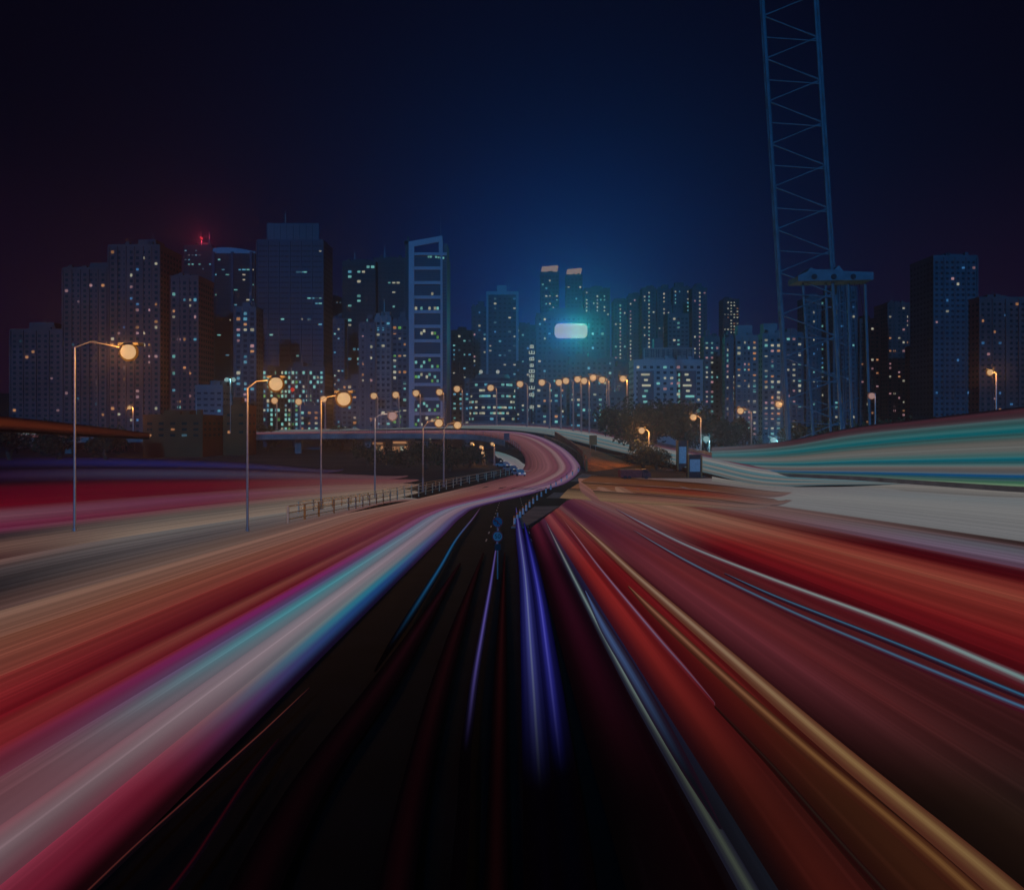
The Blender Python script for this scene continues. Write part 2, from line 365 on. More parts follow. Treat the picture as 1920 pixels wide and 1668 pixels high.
# slender raised strands: (label, [(q, Y)], width in m, core colours near/mid/far, height)
def strand(lb, pts, w, near, mid, far, edge=(6,3,8), z=0.3, group=LT, vm=(0.09, 0.3, 0.8), core=None):
    A = []; B = []; w0 = w; vis = pts[0][1] > 10.8 and pts[0][0] < 2.1
    if not vis: pts = [(pts[0][0], 4.0), (pts[0][0], 7.0)] + [p for p in pts if p[1] > 10.3]
    for i, (q, Y) in enumerate(pts):
        w = w0*(.12 if (vis and i == 0) or i == len(pts)-1 else .7 if (vis and i == 1) else 1)
        k = 1 - z/6.0                      # stays over its own lane at its own height
        A.append(Vector((q*6*k - w/2, Y, gz(Y)+z))); B.append(Vector((q*6*k + w/2, Y, gz(Y)+z)))
    bl = lambda c, t: tuple(int(a*t+b*(1-t)) for a, b in zip(c, edge))
    def mk(c, t):
        if sum(c) < 30: return [(0, (2,1,2)), (.5, c), (1, (2,1,2))]
        return [(0, bl(c, t*.3)), (.22, bl(c, .35)), (.42, bl(c, .85)), (0.5, core or c if sum(c) > 200 else c), (.58, bl(c, .85)), (.78, bl(c, .35)), (1, bl(c, t*.3))]
    return trail(lb, A, B, mk(near, .15), mk(mid, .15), mk(far, .3), thick=0.06, arch=w*0.3, nx=8, streak=0.08, group=group, vm=vm)
Yn = lambda y: 8400.0/(y-875)
def qp(pts): return [((x-960)/(y-875), Yn(y)) for x, y in pts]
strand('thin violet light trail left of the middle lane', qp([(830,1990),(862,1580),(868,1440),(875,1380),(888,1280),(905,1180),(922,1080),(935,990)]), .22, (2,1,2), (80,70,140), (104,80,128), edge=(4,2,10), vm=(.09,.3,.72))
strand('short blue light trail slanting at the left of the black lanes', qp([(690,1275),(728,1215),(770,1150),(820,1070),(852,1015),(884,975),(898,955)]), .34, (2,1,2), (26,84,128), (104,66,100), edge=(4,3,8), vm=(.09,.2,.46))
strand('bright blue violet light trail in the middle lane', qp([(1040,1990),(1024,1640),(1008,1400),(998,1250),(985,1080),(974,1000),(968,955)]), .62, (2,1,4), (66,70,140), (74,60,128), edge=(3,3,46), core=(96,104,146), vm=(.09,.3,.82))
strand('deep blue light trail right beside the blue violet one', qp([(1105,1990),(1076,1640),(1048,1400),(1030,1250),(1012,1120),(996,1040),(984,985)]), .6, (1,1,4), (44,44,140), (20,20,112), edge=(1,1,26), core=(64,64,150), vm=(.09,.33,.78))
strand('hairline tan light trail running down to the bottom edge of the middle lane', qp([(1067,1690),(1048,1530),(1030,1400),(1012,1280),(1000,1180)]), .06, (44,34,26), (104,84,92), (60,50,100))
strand('grey teal light trail that borders the black lanes on the right', qp([(1425,1700),(1395,1650),(1290,1470),(1180,1280),(1090,1110),(1050,1030),(1028,985)]), .26, (58,64,56), (110,126,126), (120,92,104), edge=(22,22,34))
strand('soft slate blue light trail beside the grey teal one', qp([(1372,1590),(1290,1450),(1205,1300),(1140,1190),(1105,1120)]), .5, (12,14,20), (70,92,138), (84,96,126), edge=(28,12,24))
strand('slender mauve light trail between two crimson ones', qp([(1360,1340),(1300,1270),(1230,1190),(1130,1070),(1085,1010),(1058,975)]), .2, (60,24,36), (106,88,112), (116,80,82), edge=(84,20,26))
strand('thick tan light trail crossing to the lower right corner', qp([(1925,1700),(1880,1660),(1600,1430),(1400,1258),(1200,1085),(1130,1020),(1080,975)]), .5, (122,94,60), (128,104,86), (130,100,88), edge=(70,36,26))
strand('tan orange light trail hugging the thick tan one', qp([(1850,1700),(1800,1650),(1540,1430),(1350,1262),(1240,1160),(1190,1110)]), .34, (112,76,44), (126,84,66), (118,88,74), edge=(56,24,16))
strand('thin pale teal light trail, the brightest on the right carriageway', qp([(2150,1372),(1920,1272),(1700,1180),(1450,1088),(1300,1028),(1215,985),(1165,958)]), .8, (84,132,134), (122,136,136), (104,108,124), edge=(70,16,24))
strand('thin steel blue light trail nearest to the pale teal one', qp([(2150,1402),(1920,1306),(1700,1216),(1480,1130),(1380,1085)]), .36, (38,100,136), (56,100,126), (78,96,116), edge=(40,10,22))
strand('thin steel blue light trail nearest to the thick tan one', qp([(2150,1424),(1920,1330),(1700,1240),(1480,1146),(1300,1058),(1200,1000)]), .42, (60,108,144), (66,100,124), (88,108,124), edge=(60,14,24))
strand('fine burnt orange light trail on the dark rim of the black lanes', qp([(130,1700),(170,1665),(330,1520),(470,1395),(560,1310)]), .07, (78,32,28), (110,56,42), (50,14,20))
strand('fine red light trail crossing the dark left of the black lanes', qp([(300,1690),(370,1590),(440,1485),(500,1410)]), .08, (40,4,10), (70,8,24), (30,3,10))
strand('hairline crimson light trail among the tan and mauve ones', qp([(1700,1700),(1640,1650),(1480,1470),(1360,1345)]), .1, (34,24,20), (60,30,30), (70,20,26), edge=(30,8,8))

for lb_, pts_, w_, c_ in (('barely glowing maroon light trail left of the violet one', [(700,1990),(770,1500),(850,1200),(905,1040)], .5, (24,5,8)),
  ('barely glowing wine red light trail between the violet and the blue violet one', [(925,1990),(932,1500),(940,1200),(946,1040)], .34, (30,6,8)),
  ('broad barely glowing brown red light trail near the pinkish left carriageway', [(330,1990),(560,1500),(740,1250),(860,1060)], .7, (20,4,8))):
    strand(lb_, qp(pts_), w_, tuple(int(v*.5) for v in c_), c_, tuple(int(v*.9) for v in c_), edge=(3,1,2), z=.15)
# bands on the flat land at the left
def gband(label, top, bot, near, **k):
    return trail(label, [G(x, y, .12) for x, y in top], [G(x, y, .12) for x, y in bot], near, vfun=None, flip=True, **k)
def hband(label, top, bot, cl, up=.12, **k):      # cl: colours across (top to bottom) at the left end, middle, right end
    e = (top[-1][0]+45, (top[-1][1]+bot[-1][1])/2 - 3); top = top + [(e[0], e[1]-.4)]; bot = bot + [(e[0], e[1]+.4)]
    A = [G(x, y, up) for x, y in top]; B = [G(x, y, up) for x, y in bot]
    x0, x1 = top[0][0], top[-1][0]
    vf = lambda p: (960 + F*p.x/p.y - x0)/(x1-x0)
    return trail(label, A, B, cl[2], cl[1], cl[0], vfun=vf, vm=(0.0, 0.5, 1.0), flip=True, **k)
hband('dark blue light trail low on the flat land at the left', [(-80,860),(150,858),(420,866),(600,880)], [(-80,884),(150,880),(420,882),(600,888)], (st((10,6,20),(14,10,34),(6,4,14)), st((12,10,30),(18,24,76),(8,6,20)), st((22,12,24),(40,36,60),(30,14,28))))
hband('slate violet light trail between the dark blue and the dark red ones', [(-80,884),(150,880),(420,882),(600,888),(720,893)], [(-80,908),(150,902),(420,900),(600,899),(720,900)], (st((14,6,26),(30,12,40),(16,4,18)), st((34,26,50),(44,44,66),(36,20,44)), st((60,36,44),(80,56,60),(84,50,56))))
hband('dark red light trail sweeping in from the left edge', [(-80,908),(150,902),(420,900),(600,899),(740,900)], [(-80,958),(150,942),(420,922),(600,912),(740,908)], (st((16,6,14),(66,2,20),(86,4,22)), st((50,8,22),(80,6,24),(74,10,26)), st((92,50,56),(96,64,64))))
hband('thin rosy light trail under the dark red one', [(-80,958),(150,942),(420,922),(600,912),(740,908)], [(-80,1004),(150,978),(420,946),(600,928),(740,918)], (st((84,10,28),(98,60,72),(92,30,56)), st((88,40,50),(92,44,66),(90,34,50)), st((104,78,72),(110,88,78))))
hband('dusky light trail with a tan rim left of the left carriageway', [(-80,1004),(150,978),(420,946),(600,928),(740,918)], [(-80,1072),(150,1026),(330,996),(560,960),(740,936)], (st((96,40,66),(40,30,36),(92,66,60),(60,34,36)), st((98,60,66),(84,76,72),(112,96,86)), st((114,96,84),(112,100,92))))
hband('smoky grey light trail beside the broad tan one', [(-80,1072),(150,1026),(330,996),(560,960),(740,936)], [(-80,1173),(150,1107),(400,1036),(600,979),(720,945)], (st((96,70,66),(56,48,50),(34,30,34),(70,50,48)), st((90,86,86),(76,70,72),(88,70,64)), st((112,106,100),(104,92,90),(96,66,64))))
hband('short icy white light trail on the low road inside the S bend', [(926,846),(944,850),(968,860),(990,874)], [(926,852),(938,862),(956,874),(974,885)], (st((60,100,104),(110,110,112)), st((110,110,112),(116,100,108)), st((96,104,108),(110,80,92))), streak=.3)
JB = [  # amber lamplight on the junction ground, put in as glowing bands
 ('dim amber glowing band for lamplit ground at the junction, farthest one', [(1440,921),(1330,908),(1210,899),(1110,892)], [(1440,934),(1330,920),(1210,911),(1090,903)], (78,40,22), (88,52,34)),
 ('brown orange glowing band for lamplit ground at the junction, middle one', [(1440,935),(1330,921),(1210,912),(1090,904)], [(1440,950),(1330,937),(1210,926),(1070,916)], (104,40,26), (92,60,42)),
 ('tan glowing band for lamplit ground at the junction, nearest one', [(1400,946),(1300,936),(1200,927),(1066,917)], [(1400,958),(1300,951),(1180,945),(1050,934)], (108,72,62), (98,76,58)),
]
for lb, a_, b_, c1, c2 in JB:
    dk_ = lambda c: tuple(int(v*.55) for v in c)
    hband(lb, a_[::-1], b_[::-1], ([(0,dk_(c2)),(.5,c2),(1,c2)], [(0,dk_(c1)),(.5,c1),(1,c2)], [(0,(84,68,66)),(.5,(98,78,74)),(1,(88,74,76))]), streak=.25, up=.05)
# slip road climbing away at the far left
oA = [U(-90,772,150), U(40,784,170), U(160,797,195), U(280,812,230)]; oB = [U(-90,800,150), U(40,806,170), U(160,814,195), U(280,820,230)]
tag(band('slip_road', lift(oA, -0.6), lift(oB, -0.6), M_asphalt, thick=0.8, nx=2), kind='structure')
trail('dull orange light trail on the slip road above the left edge', oA, oB, st((30,8,8),(104,44,20),(80,36,16),(20,8,10)), st((20,6,8),(70,26,14),(26,10,10)), st((16,6,8),(40,14,10),(18,8,10)), flip=True, vm=(0.046,0.06,0.08))

# tall light trails of double deckers on the right hand viaduct
PX = (1335, 1400, 1480, 1600, 1740, 1920, 2160)
PY_ = (240, 212, 186, 158, 132, 108, 86)
def path(vals, dy=0.0): return [U(x, y, Y+dy) for x, y, Y in zip(PX, vals, PY_)]
VB = [
 ('muted plum light trail topping the tall teal ones on the viaduct', (838,834,825,801,784,762,735), (845,842,834,812,797,780,758), st((8,6,14),(54,28,36),(60,44,50))),
 ('grey teal light trail under the muted plum one on the viaduct', (845,842,834,812,797,780,758), (851,849,843,828,814,799,780), st((58,44,50),(52,80,82),(40,88,90))),
 ('strong teal light trail, upper of the two on the viaduct', (851,849,843,828,814,799,780), (857,857,853,840,828,816,802), st((44,88,90),(4,84,92),(54,88,88))),
 ('wide silvery light trail between the two strong teal ones', (857,857,853,840,828,816,802), (864,866,867,862,858,853,846), st((56,92,92),(96,94,90),(90,92,90),(60,94,94))),
 ('strong teal light trail, lower of the two on the viaduct', (864,866,867,862,858,853,846), (868,871,873,871,870,869,868), st((56,94,94),(2,84,98),(50,92,96))),
 ('silvery pink light trail above the ink blue parapet strand', (868,871,873,871,870,869,868), (873,878,882,883,885,888,890), st((60,94,96),(104,98,96),(84,88,94))),
 ('ink blue light trail at the parapet of the viaduct', (873,878,882,883,885,888,890), (876,882,887,891,897,903,908), st((70,84,92),(2,58,98),(24,62,72),(60,84,80))),
 ('pale green light trail at the foot of the viaduct parapet', (876,882,887,891,897,903,908), (882,888,893,899,909,922,932), st((64,84,82),(90,100,88),(104,106,104))),
]
for i, (lb, t0, t1, c) in enumerate(VB):
    nr = st((40,92,70),(92,116,88),(98,106,100)) if i == 7 else c
    cw = [(p, tuple(int(x*0.55 + y*0.45) for x, y in zip(k, (86,104,110)))) for p, k in c]
    trail(lb, path(t0), path(t1), nr, c, cw, thick=0.5, arch=0.12, vm=(0.045, 0.06, 0.105), streak=0.2, flip=False)
tag(band('viaduct_road', path([v+1 for v in VB[-1][2]], -1.0), path([v-2 for v in VB[-1][2]], 9.0), M_conc, thick=0.8, nx=2), kind='structure')

# ------------------------------------------------------------------ buildings
WPAL = {
 't': emit('lit_window_teal', S(84,140,136), 1.35, var=.4), 'c': emit('lit_window_cyan', S(62,116,136), 1.35, var=.4),
 'w': emit('lit_window_cream', S(136,136,118), 1.35, var=.35), 'o': emit('lit_window_amber', S(140,98,66), 1.35, var=.4),
 'p': emit('lit_window_pink', S(128,98,104), 1.35, var=.4), 'b': emit('lit_window_blue', S(40,84,124), 1.35, var=.4),
 'g': emit('lit_window_green', S(70,120,60), 1.35, var=.3), 'd': emit('lit_window_dim', S(36,62,74), 1.35, var=.5)}
WALLS = {
 'navy': pbr('wall_navy', (0.05,0.07,0.11), 0.5, 0.3, 0.03), 'dark': pbr('wall_dark', (0.018,0.022,0.03), 0.5, 0.4, 0.03),
 'slate': pbr('wall_slate', (0.12,0.15,0.18), 0.7, 0.3, 0.04), 'pale': pbr('wall_pale', (0.42,0.44,0.44), 0.85, 0.2, 0.05),
 'mid': pbr('wall_mid', (0.24,0.26,0.27), 0.8, 0.25, 0.05), 'rose': pbr('wall_rose', (0.30,0.12,0.12), 0.85, 0.3, 0.04),
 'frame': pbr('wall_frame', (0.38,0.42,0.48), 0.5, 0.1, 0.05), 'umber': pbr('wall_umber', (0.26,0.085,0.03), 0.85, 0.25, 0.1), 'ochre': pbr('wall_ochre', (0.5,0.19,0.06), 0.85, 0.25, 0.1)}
PANE = {}
def pane(w, h, key):
    k = (round(w, 1), round(h, 1), key)
    if k not in PANE: PANE[k] = MB().box(-w/2, w/2, -0.12, 0.12, -h/2, h/2).mesh('lit_window', WPAL[key])
    return PANE[k]
BG = 'tower blocks of the skyline'
def building(label, x0, x1, yt, Y, wall, cw, ch, ww, wh, lit, pal, name='tower_block', depth=None, ribs=0, slabs=0, crown=None, cluster=0.0, cols=None, rot=0.0, base=0.0, dark=True, seed=None, nmax=100, blank=(), rows_from=0, group=BG):
    """x0,x1,yt: where it stands in the view at distance Y; cw,ch,ww,wh: window grid in metres"""
    rnd = random.Random(seed if seed is not None else hash((x0, x1, yt)) % 9999)
    k = Y/F; W = (x1-x0)*k; H = CZ + (HZ-yt)*k - base; dp = depth or min(W, 26)
    X = ((x0+x1)/2-960)*k
    root = empty(name, (X, Y, base), rot, label, 'building', group)
    m = MB().box(-W/2, W/2, 0, dp, 0, H)
    m.box(-W/2-.15, W/2+.15, -.15, dp+.15, H, H+1.1)
    nr = ribs
    for i in range(nr+1 if nr else 0):
        x = -W/2 + W*i/nr; m.box(x-.35, x+.35, -.7, -.001, 0, H-.01)
    for i in range(slabs):
        z = H*(i+.5)/slabs; m.box(-W/2-.05, W/2+.05, -.42, -.001, z-.3, z+.3)
    m.build('wall', WALLS[wall], root)
    # roof plant: penthouse, tank, mast - sizes vary
    r = MB(); s = rnd.uniform(.25, .5)*W; xo = rnd.uniform(-.2, .2)*W
    r.box(xo-s/2, xo+s/2, dp*.3, dp*.7, H+1.1, H+1.1+rnd.uniform(2, 5))
    for _ in range(3):
        a = rnd.uniform(-.4, .4)*W; r.box(a-1, a+1, dp*.1, dp*.1+2, H+1.1, H+1.1+rnd.uniform(1.2, 2.4))
    r.box(-W*.44, W*.44, dp*.05, dp*.75, H+1.1, H+1.3); r.build('roof_plant', WALLS[wall], root)
    if rnd.random() < .6:
        a = rnd.uniform(-.3, .3)*W; MB().tube([(a, dp*.4, H+1), (a, dp*.4, H+rnd.uniform(7, 13))], [.22, .08], 5).build('mast', M_steel, root)
    nc = max(1, int(W*.94/cw)); nrw = max(1, int((H-2)/ch))
    litm = []; dk = MB(); cnt = 0
    colw = [rnd.random() for _ in range(nc)]
    for j in range(rows_from, nrw):
        z = H-1.5 - (j+.5)*ch
        if z < 8: continue
        rowl = rnd.random() < cluster; c0 = rnd.randrange(nc); c1 = c0 + rnd.randint(1, max(2, nc//2))
        for i in range(nc):
            x = (i+.5-nc/2)*(W*.97/nc)
            if any(a <= (j/nrw) <= b for a, b in blank) : pl = 0.01
            else: pl = lit
            pl *= 1.45 if abs(x0-1000) > 460 else 2.0
            if cols: pl = lit*2.6 if (i in cols or (i-nc) in cols) else lit*.35
            if cluster: pl = .85 if (rowl and c0 <= i < c1) else lit*.6
            if rnd.random() < pl: litm.append((x, z, rnd.choice(pal)))
            elif dark: dk.box(x-ww/2, x+ww/2, -.10, -.002, z-wh/2, z+wh/2)
    rnd.shuffle(litm)
    for x, z, key in litm[:nmax]:
        sc_ = rnd.choice((.7, .85, 1, 1, 1.0)); 
        o = link('lit_window', pane(ww*sc_, wh*rnd.choice((.8, 1)), key), root, (x, -.14, z)); cnt += 1
    if litm[nmax:]:
        e = MB()
        for x, z, key in litm[nmax:]: e.box(x-ww/2, x+ww/2, -.2, -.02, z-wh/2, z+wh/2)
        o = e.build('lit_windows', WPAL[pal[0]], root); o['kind'] = 'stuff'
    if dark:
        # the wall that faces the middle of the town
        sgn = -1 if X > 0 else 1
        nd = max(1, int(dp*.9/cw))
        for j in range(nrw):
            z = H-1.5-(j+.5)*ch
            if z < 8: continue
            for i in range(nd):
                y = (i+.5)*dp/nd; xx = sgn*W/2
                dk.box(min(xx, xx+sgn*.1)+(.002 if sgn > 0 else 0), max(xx, xx+sgn*.1)-(0 if sgn > 0 else .002), y-ww/2, y+ww/2, z-wh/2, z+wh/2)
        if dk.v:
            o = dk.build('dark_windows', M_glassd, root); o['kind'] = 'stuff'
    return root, W, H, dp
B = building
# far left, dim
B('dim rose apartment tower at the far left with few lit windows', 118, 200, 505, 430, 'rose', 3.2, 3.1, 1.6, 1.5, .05, 'pod', ribs=5, slabs=0)
B('tall apartment tower behind the leftmost street lamp with columns of small windows', 204, 300, 462, 400, 'rose', 3.0, 3.1, 1.5, 1.5, .11, 'pwob', ribs=6)
B('narrow apartment tower with lit window columns right of the leftmost street lamp', 300, 372, 520, 410, 'rose', 2.7, 3.1, 1.5, 1.6, .17, 'pwoct', ribs=4)
B('low slab block at the far left edge with hardly a window lit', 20, 116, 620, 450, 'rose', 3.4, 3.2, 1.6, 1.5, .03, 'pod', ribs=4)
b3, W3, H3, d3 = B('black speckled tower under the red beacon', 344, 398, 462, 560, 'dark', 2.3, 3.4, 1.5, .9, .16, 'tcd', cluster=.25)
b4, W4, H4, d4 = B('dark office tower with a curved blue crown and long blue fins', 398, 478, 478, 520, 'dark', 2.6, 3.5, 2.3, .9, .06, 'tcw', cluster=.4)
m = MB()
n = 14; top = []
for i in range(n+1):
    x = -W4/2 + W4*i/n; top.append((x, H4+1.1+ 4.4*math.sin(math.pi*(.35+.55*i/n))))
m.prism([(-W4/2, H4+1.1)] + top + [(W4/2, H4+1.1)], 1, d4-1); m.build('crown', WALLS['frame'], b4)
for fx in (-.46, -.02, .42): MB().box(fx*W4-.9, fx*W4+.9, -1.4, -.3, 10, H4+2).build('fin', WALLS['navy'], b4)
B('small bright apartment block in front of the tower with blue fins', 440, 480, 578, 430, 'slate', 3.3, 3.1, 2.0, 1.7, .3, 'pwoc', ribs=3)
b5, W5, H5, d5 = B('broad navy office tower with a raised screen on its roof', 482, 606, 452, 500, 'navy', 2.4, 3.5, 2.2, 1.0, .03, 'tcwd', cluster=.2, slabs=0, ribs=6, blank=((.0, .12),))
m = MB(); m.box(-W5*.36, W5*.42, 2, 3, H5+1.1, H5+12.5)
for i in range(9): x = -W5*.36 + i*W5*.78/8; m.box(x-.25, x+.25, 1.6, 2, H5+1.1, H5+12.4)
m.build('roof_screen', WALLS['slate'], b5)
MB().tube([(W5*-.1, 4, H5+2), (W5*-.1, 4, H5+20)], [.3, .1], 5).build('mast', M_steel, b5)
pod, Wp, Hp, dpd = B('brightly lit podium block crowded with windows behind the orange lamps', 484, 608, 690, 480, 'navy', 2.2, 3.0, 1.4, 1.9, .42, 'tcwtg', ribs=4, nmax=100)
B('dim dark slab between the navy tower and the stepped one', 608, 642, 560, 620, 'dark', 2.8, 3.3, 1.4, 1.2, .07, 'td')
b6, W6, H6, d6 = B('stepped dark tower with stacks of lit office floors', 642, 704, 492, 540, 'dark', 3.0, 3.5, 2.4, 1.7, .12, 'tctw', cluster=.32)
B('black slab tower joined to the stepped one, nearly unlit', 700, 760, 486, 548, 'dark', 3.0, 3.5, 2.2, 1.2, .02, 'tw', cluster=.12)
B('slim dark tower with a blue grey rooftop between its taller neighbours', 624, 646, 600, 500, 'navy', 2.4, 3.1, 1.2, 1.2, .16, 'wct')
B('blue apartment block with amber windows left of the pale framed tower', 674, 703, 608, 400, 'slate', 2.6, 3.0, 1.5, 1.4, .1, 'otwp', ribs=3, slabs=18)
B('middle blue apartment block with regular square windows', 704, 733, 596, 402, 'mid', 2.6, 3.0, 1.5, 1.4, .06, 'twc', ribs=3, slabs=18)
B('right blue apartment block touching the pale framed tower', 735, 764, 604, 404, 'slate', 2.6, 3.0, 1.6, 1.4, .12, 'twog', ribs=3, slabs=18)
# --- the pale framed tower with the slanting top
Y7 = 400; k = Y7/F; x0, x1 = 768, 838; W7 = (x1-x0)*k; H7 = CZ+(HZ-476)*k; X7 = ((x0+x1)/2-960)*k
r7 = empty('framed_tower', (X7, Y7, 0), 0.0, 'pale framed office tower with a slanting open top and broad horizontal bands', 'building', BG)
MB().box(-W7/2, W7/2, .6, 22, 0, H7).build('wall', WALLS['navy'], r7)
fl = -W7/2+1.2; fr = W7/2-3.4
MB().box(fl-1.6, fl+1.4, -.8, .6, 0, H7+6.4).build('frame_post', WALLS['frame'], r7)
MB().box(fr, fr+1.1, -.8, .6, 0, H7+.2).build('frame_post', WALLS['frame'], r7)
m = MB().prism([(fl-1.6, H7+6.4), (fl+1.4, H7+6.4), (fl+1.4, H7+3.8), (fr+1, H7+6.6), (fr+1, H7+9.6)], -.8, .6); m.build('slanting_beam', WALLS['frame'], r7)
MB().box(fr-.9, fr+1.2, -.6, .6, H7+.2, H7+7.2).build('frame_post', WALLS['frame'], r7)
MB().box(fl+1.5, W7/2, -.75, .6, H7-.9, H7+.6).build('floor_band', WALLS['frame'], r7)
nb = 13
for i in range(nb):
    z = H7 - (i+1)*H7/(nb+.6)
    MB().box(fl+1.4, fr, -.7, .58, z-.85, z+.85).build('floor_band', WALLS['frame'], r7)
    m = MB()
    for j in range(1, 7): m.box(fl+1.4, fr, .3, .59, z+.85+j*1.02, z+.95+j*1.02)
    m.build('sunshade', WALLS['slate'], r7)
mb = MB()
for i in range(60): z = 6+i*H7/64; mb.box(W7/2-2.2, W7/2-.4, .1, .58, z, z+.25)
mb.box(W7/2-2.5, W7/2-2.2, .0, .58, 0, H7); mb.box(W7/2-.4, W7/2, .0, .58, 0, H7); mb.build('ladder_facade', WALLS['slate'], r7)
rnd = random.Random(5)
for i in range(nb):
    z = H7 - (i+1)*H7/(nb+.6)
    if i in (5, 7, 8, 10, 11, 12, 2, 3):
        a = 0
        while a < 9:
            if rnd.random() < (.62 if i > 4 else .3):
                key = 'g' if (i == 5 and a > 6) else rnd.choice('twtg' if i > 4 else 'tw')
                link('lit_window', pane(1.25, 1.5, key), r7, (fl+2.2+a*1.45, .2, z+rnd.choice((2.0, 4.2, 5.4))))
            a += 1
for x, z in ((0.2, -1.6), (1.4, -1.6), (4.2, -1.7), (5.5, -1.9), (6.8, -2.1), (8.0, -2.2)): link('lit_window', pane(1.0, 1.0, 't'), r7, (x, -.1, H7+z))
MB().tube([(fr-.5, 6, H7), (fr-.5, 6, H7+22)], [.28, .07], 6).build('mast', M_steel, r7)
m = MB().box(fr+1.4, W7/2, 2, 14, H7, H7+6.0); m.build('roof_plant', WALLS['slate'], r7)
B('narrow dark wing leaning on the left of the pale framed tower', 760, 769, 462, 406, 'dark', 2.2, 3.0, 1.0, 1.0, .0, 't', dark=False)
# --- centre
B('low dark block right of the pale framed tower with scattered white windows', 846, 886, 622, 520, 'navy', 3.0, 3.2, 1.5, 1.3, .13, 'wtcd')
B('mid height navy tower with pink and teal dots beside the grey capped one', 884, 914, 578, 560, 'navy', 3.0, 3.3, 1.5, 1.4, .12, 'wpcb')
b8, W8, H8, d8 = B('grey tower outlined by a portal frame with a square cap', 914, 970, 552, 540, 'navy', 3.2, 3.4, 1.8, 1.2, .07, 'wcbd')
m = MB(); m.box(-W8/2-.8, -W8/2+.6, -1, .0, 30, H8+2); m.box(W8/2-.9, W8/2+.9, -1, .0, H8-48, H8+2); m.box(-W8/2+.6, W8/2-.9, -1, .0, H8-.4, H8+2); m.build('portal_frame', WALLS['frame'], b8)
MB().box(-4, 3, 2, 8, H8+1.1, H8+7).build('roof_cap', WALLS['frame'], b8)
B('dark blue slab behind the round corner building', 900, 1004, 655, 620, 'navy', 3.2, 3.3, 1.6, 1.3, .07, 'wcbd')
B('tall navy slab left of the vertical light sign', 966, 1004, 612, 560, 'navy', 3.1, 3.3, 1.6, 1.4, .12, 'cwtb')
# round corner building with roof floodlights
Y9 = 430; k = Y9/F; X9 = (922-960)*k; R9 = 44*k; H9 = CZ+(HZ-708)*k
r9 = empty('round_corner_building', (X9, Y9+R9, 0), 0, 'low round corner building with glowing floor rings and two roof floodlights', 'building', BG)
MB().tube([(0,0,0),(0,0,H9)], R9, 40).build('wall', WALLS['navy'], r9)
MB().tube([(0,0,H9),(0,0,H9+2.4)], [R9*.8, R9*.72], 40).build('roof', WALLS['slate'], r9)
for i in range(8):
    z = H9-2.2-i*3.3; MB().tube([(0,0,z-.35),(0,0,z+.35)], R9+.5, 40).build('floor_ring', WALLS['mid'], r9)
rnd = random.Random(3)
for i in range(8):
    z = H9-3.9-i*3.3
    for a in range(-11, 12):
        if rnd.random() < (.2 if i < 2 else .36):
            t = math.radians(a*7); o = link('lit_window', pane(1.9, 1.3, rnd.choice('twwct')), r9, (R9*math.sin(t)*1.005, -R9*math.cos(t)*1.005, z)); o.rotation_euler = (0, 0, t)
for dx in (-6.4, 3.4):
    f = MB().box(-.7, .7, -.4, .5, 0, .9); f.tube([(0,.1,-2.2),(0,.1,0)], .1, 6); o = f.build('roof_floodlight', M_dark, r9, (dx, -R9*.7, H9+3.2))
    MB().sphere((0, -.45, .45), 1.1, 12, 8).build('lens', emit('floodlight_white', S(150,156,150)), o)
# twin towers with lit crowns
for nm, a, b_, yt in (('left of the twin towers with a glowing white crown', 1014, 1048, 512), ('right of the twin towers with a glowing white crown', 1062, 1092, 517)):
    r, w, h, d_ = B(nm, a, b_, yt, 640, 'navy', 2.7, 3.3, 1.7, 1.3, .22, 'twwc', seed=a, cluster=.18)
    cm = MB().prism([(-w*.46, h+3.2), (-w*.40, h+1.6), (w*.42, h+2.4), (w*.47, h+5.6), (w*.42, h+6.6), (-w*.44, h+5.4)], -.6, 8)
    cm.build('glowing_crown', emit('crown_light', S(136,116,112)), r)
# the sign building
b11, W11, H11, d11 = B('wide blue tower carrying the huge rounded white sign', 1006, 1136, 590, 500, 'slate', 3.1, 3.2, 1.5, 1.4, .06, 'wtcw', ribs=12, base=0)
B('blue apartment slab in front of the sign tower, left half', 1006, 1064, 668, 470, 'slate', 3.0, 3.1, 1.5, 1.4, .10, 'wtcw', ribs=6)
B('blue apartment slab in front of the sign tower, right half', 1068, 1150, 672, 474, 'slate', 3.0, 3.1, 1.5, 1.4, .10, 'wtcwo', ribs=8)
Ys = 492; k = Ys/F
sg = empty('rounded_sign', U(1070.5, 634, Ys), 0, 'huge glowing white sign with rounded corners on the wide blue tower', 'sign')
sw, sh, rr = 61*k, 27*k, 3.0
poly = []
for cx, cz, a0 in ((sw/2-rr, rr, -90), (sw/2-rr, sh-rr, 0), (-sw/2+rr, sh-rr, 90), (-sw/2+rr, rr, 180)):
    for i in range(6):
        t = math.radians(a0+i*18); poly.append((cx+rr*math.cos(t), cz+rr*math.sin(t)))
MB().prism(poly, -1.2, 0).build('sign_face', emit('sign_face_light', S(150,136,122)), sg)
MB().prism([(x*1.015, sh/2+(z-sh/2)*1.03) for x, z in poly], .01, 1.2).build('sign_box', M_dark, sg)
m = MB(); [m.box(x-.3, x+.3, .2, 7.9, z-.2, z+.2) for x in (-7, 7) for z in (2, 7)]; m.build('bracket', M_steel, sg)
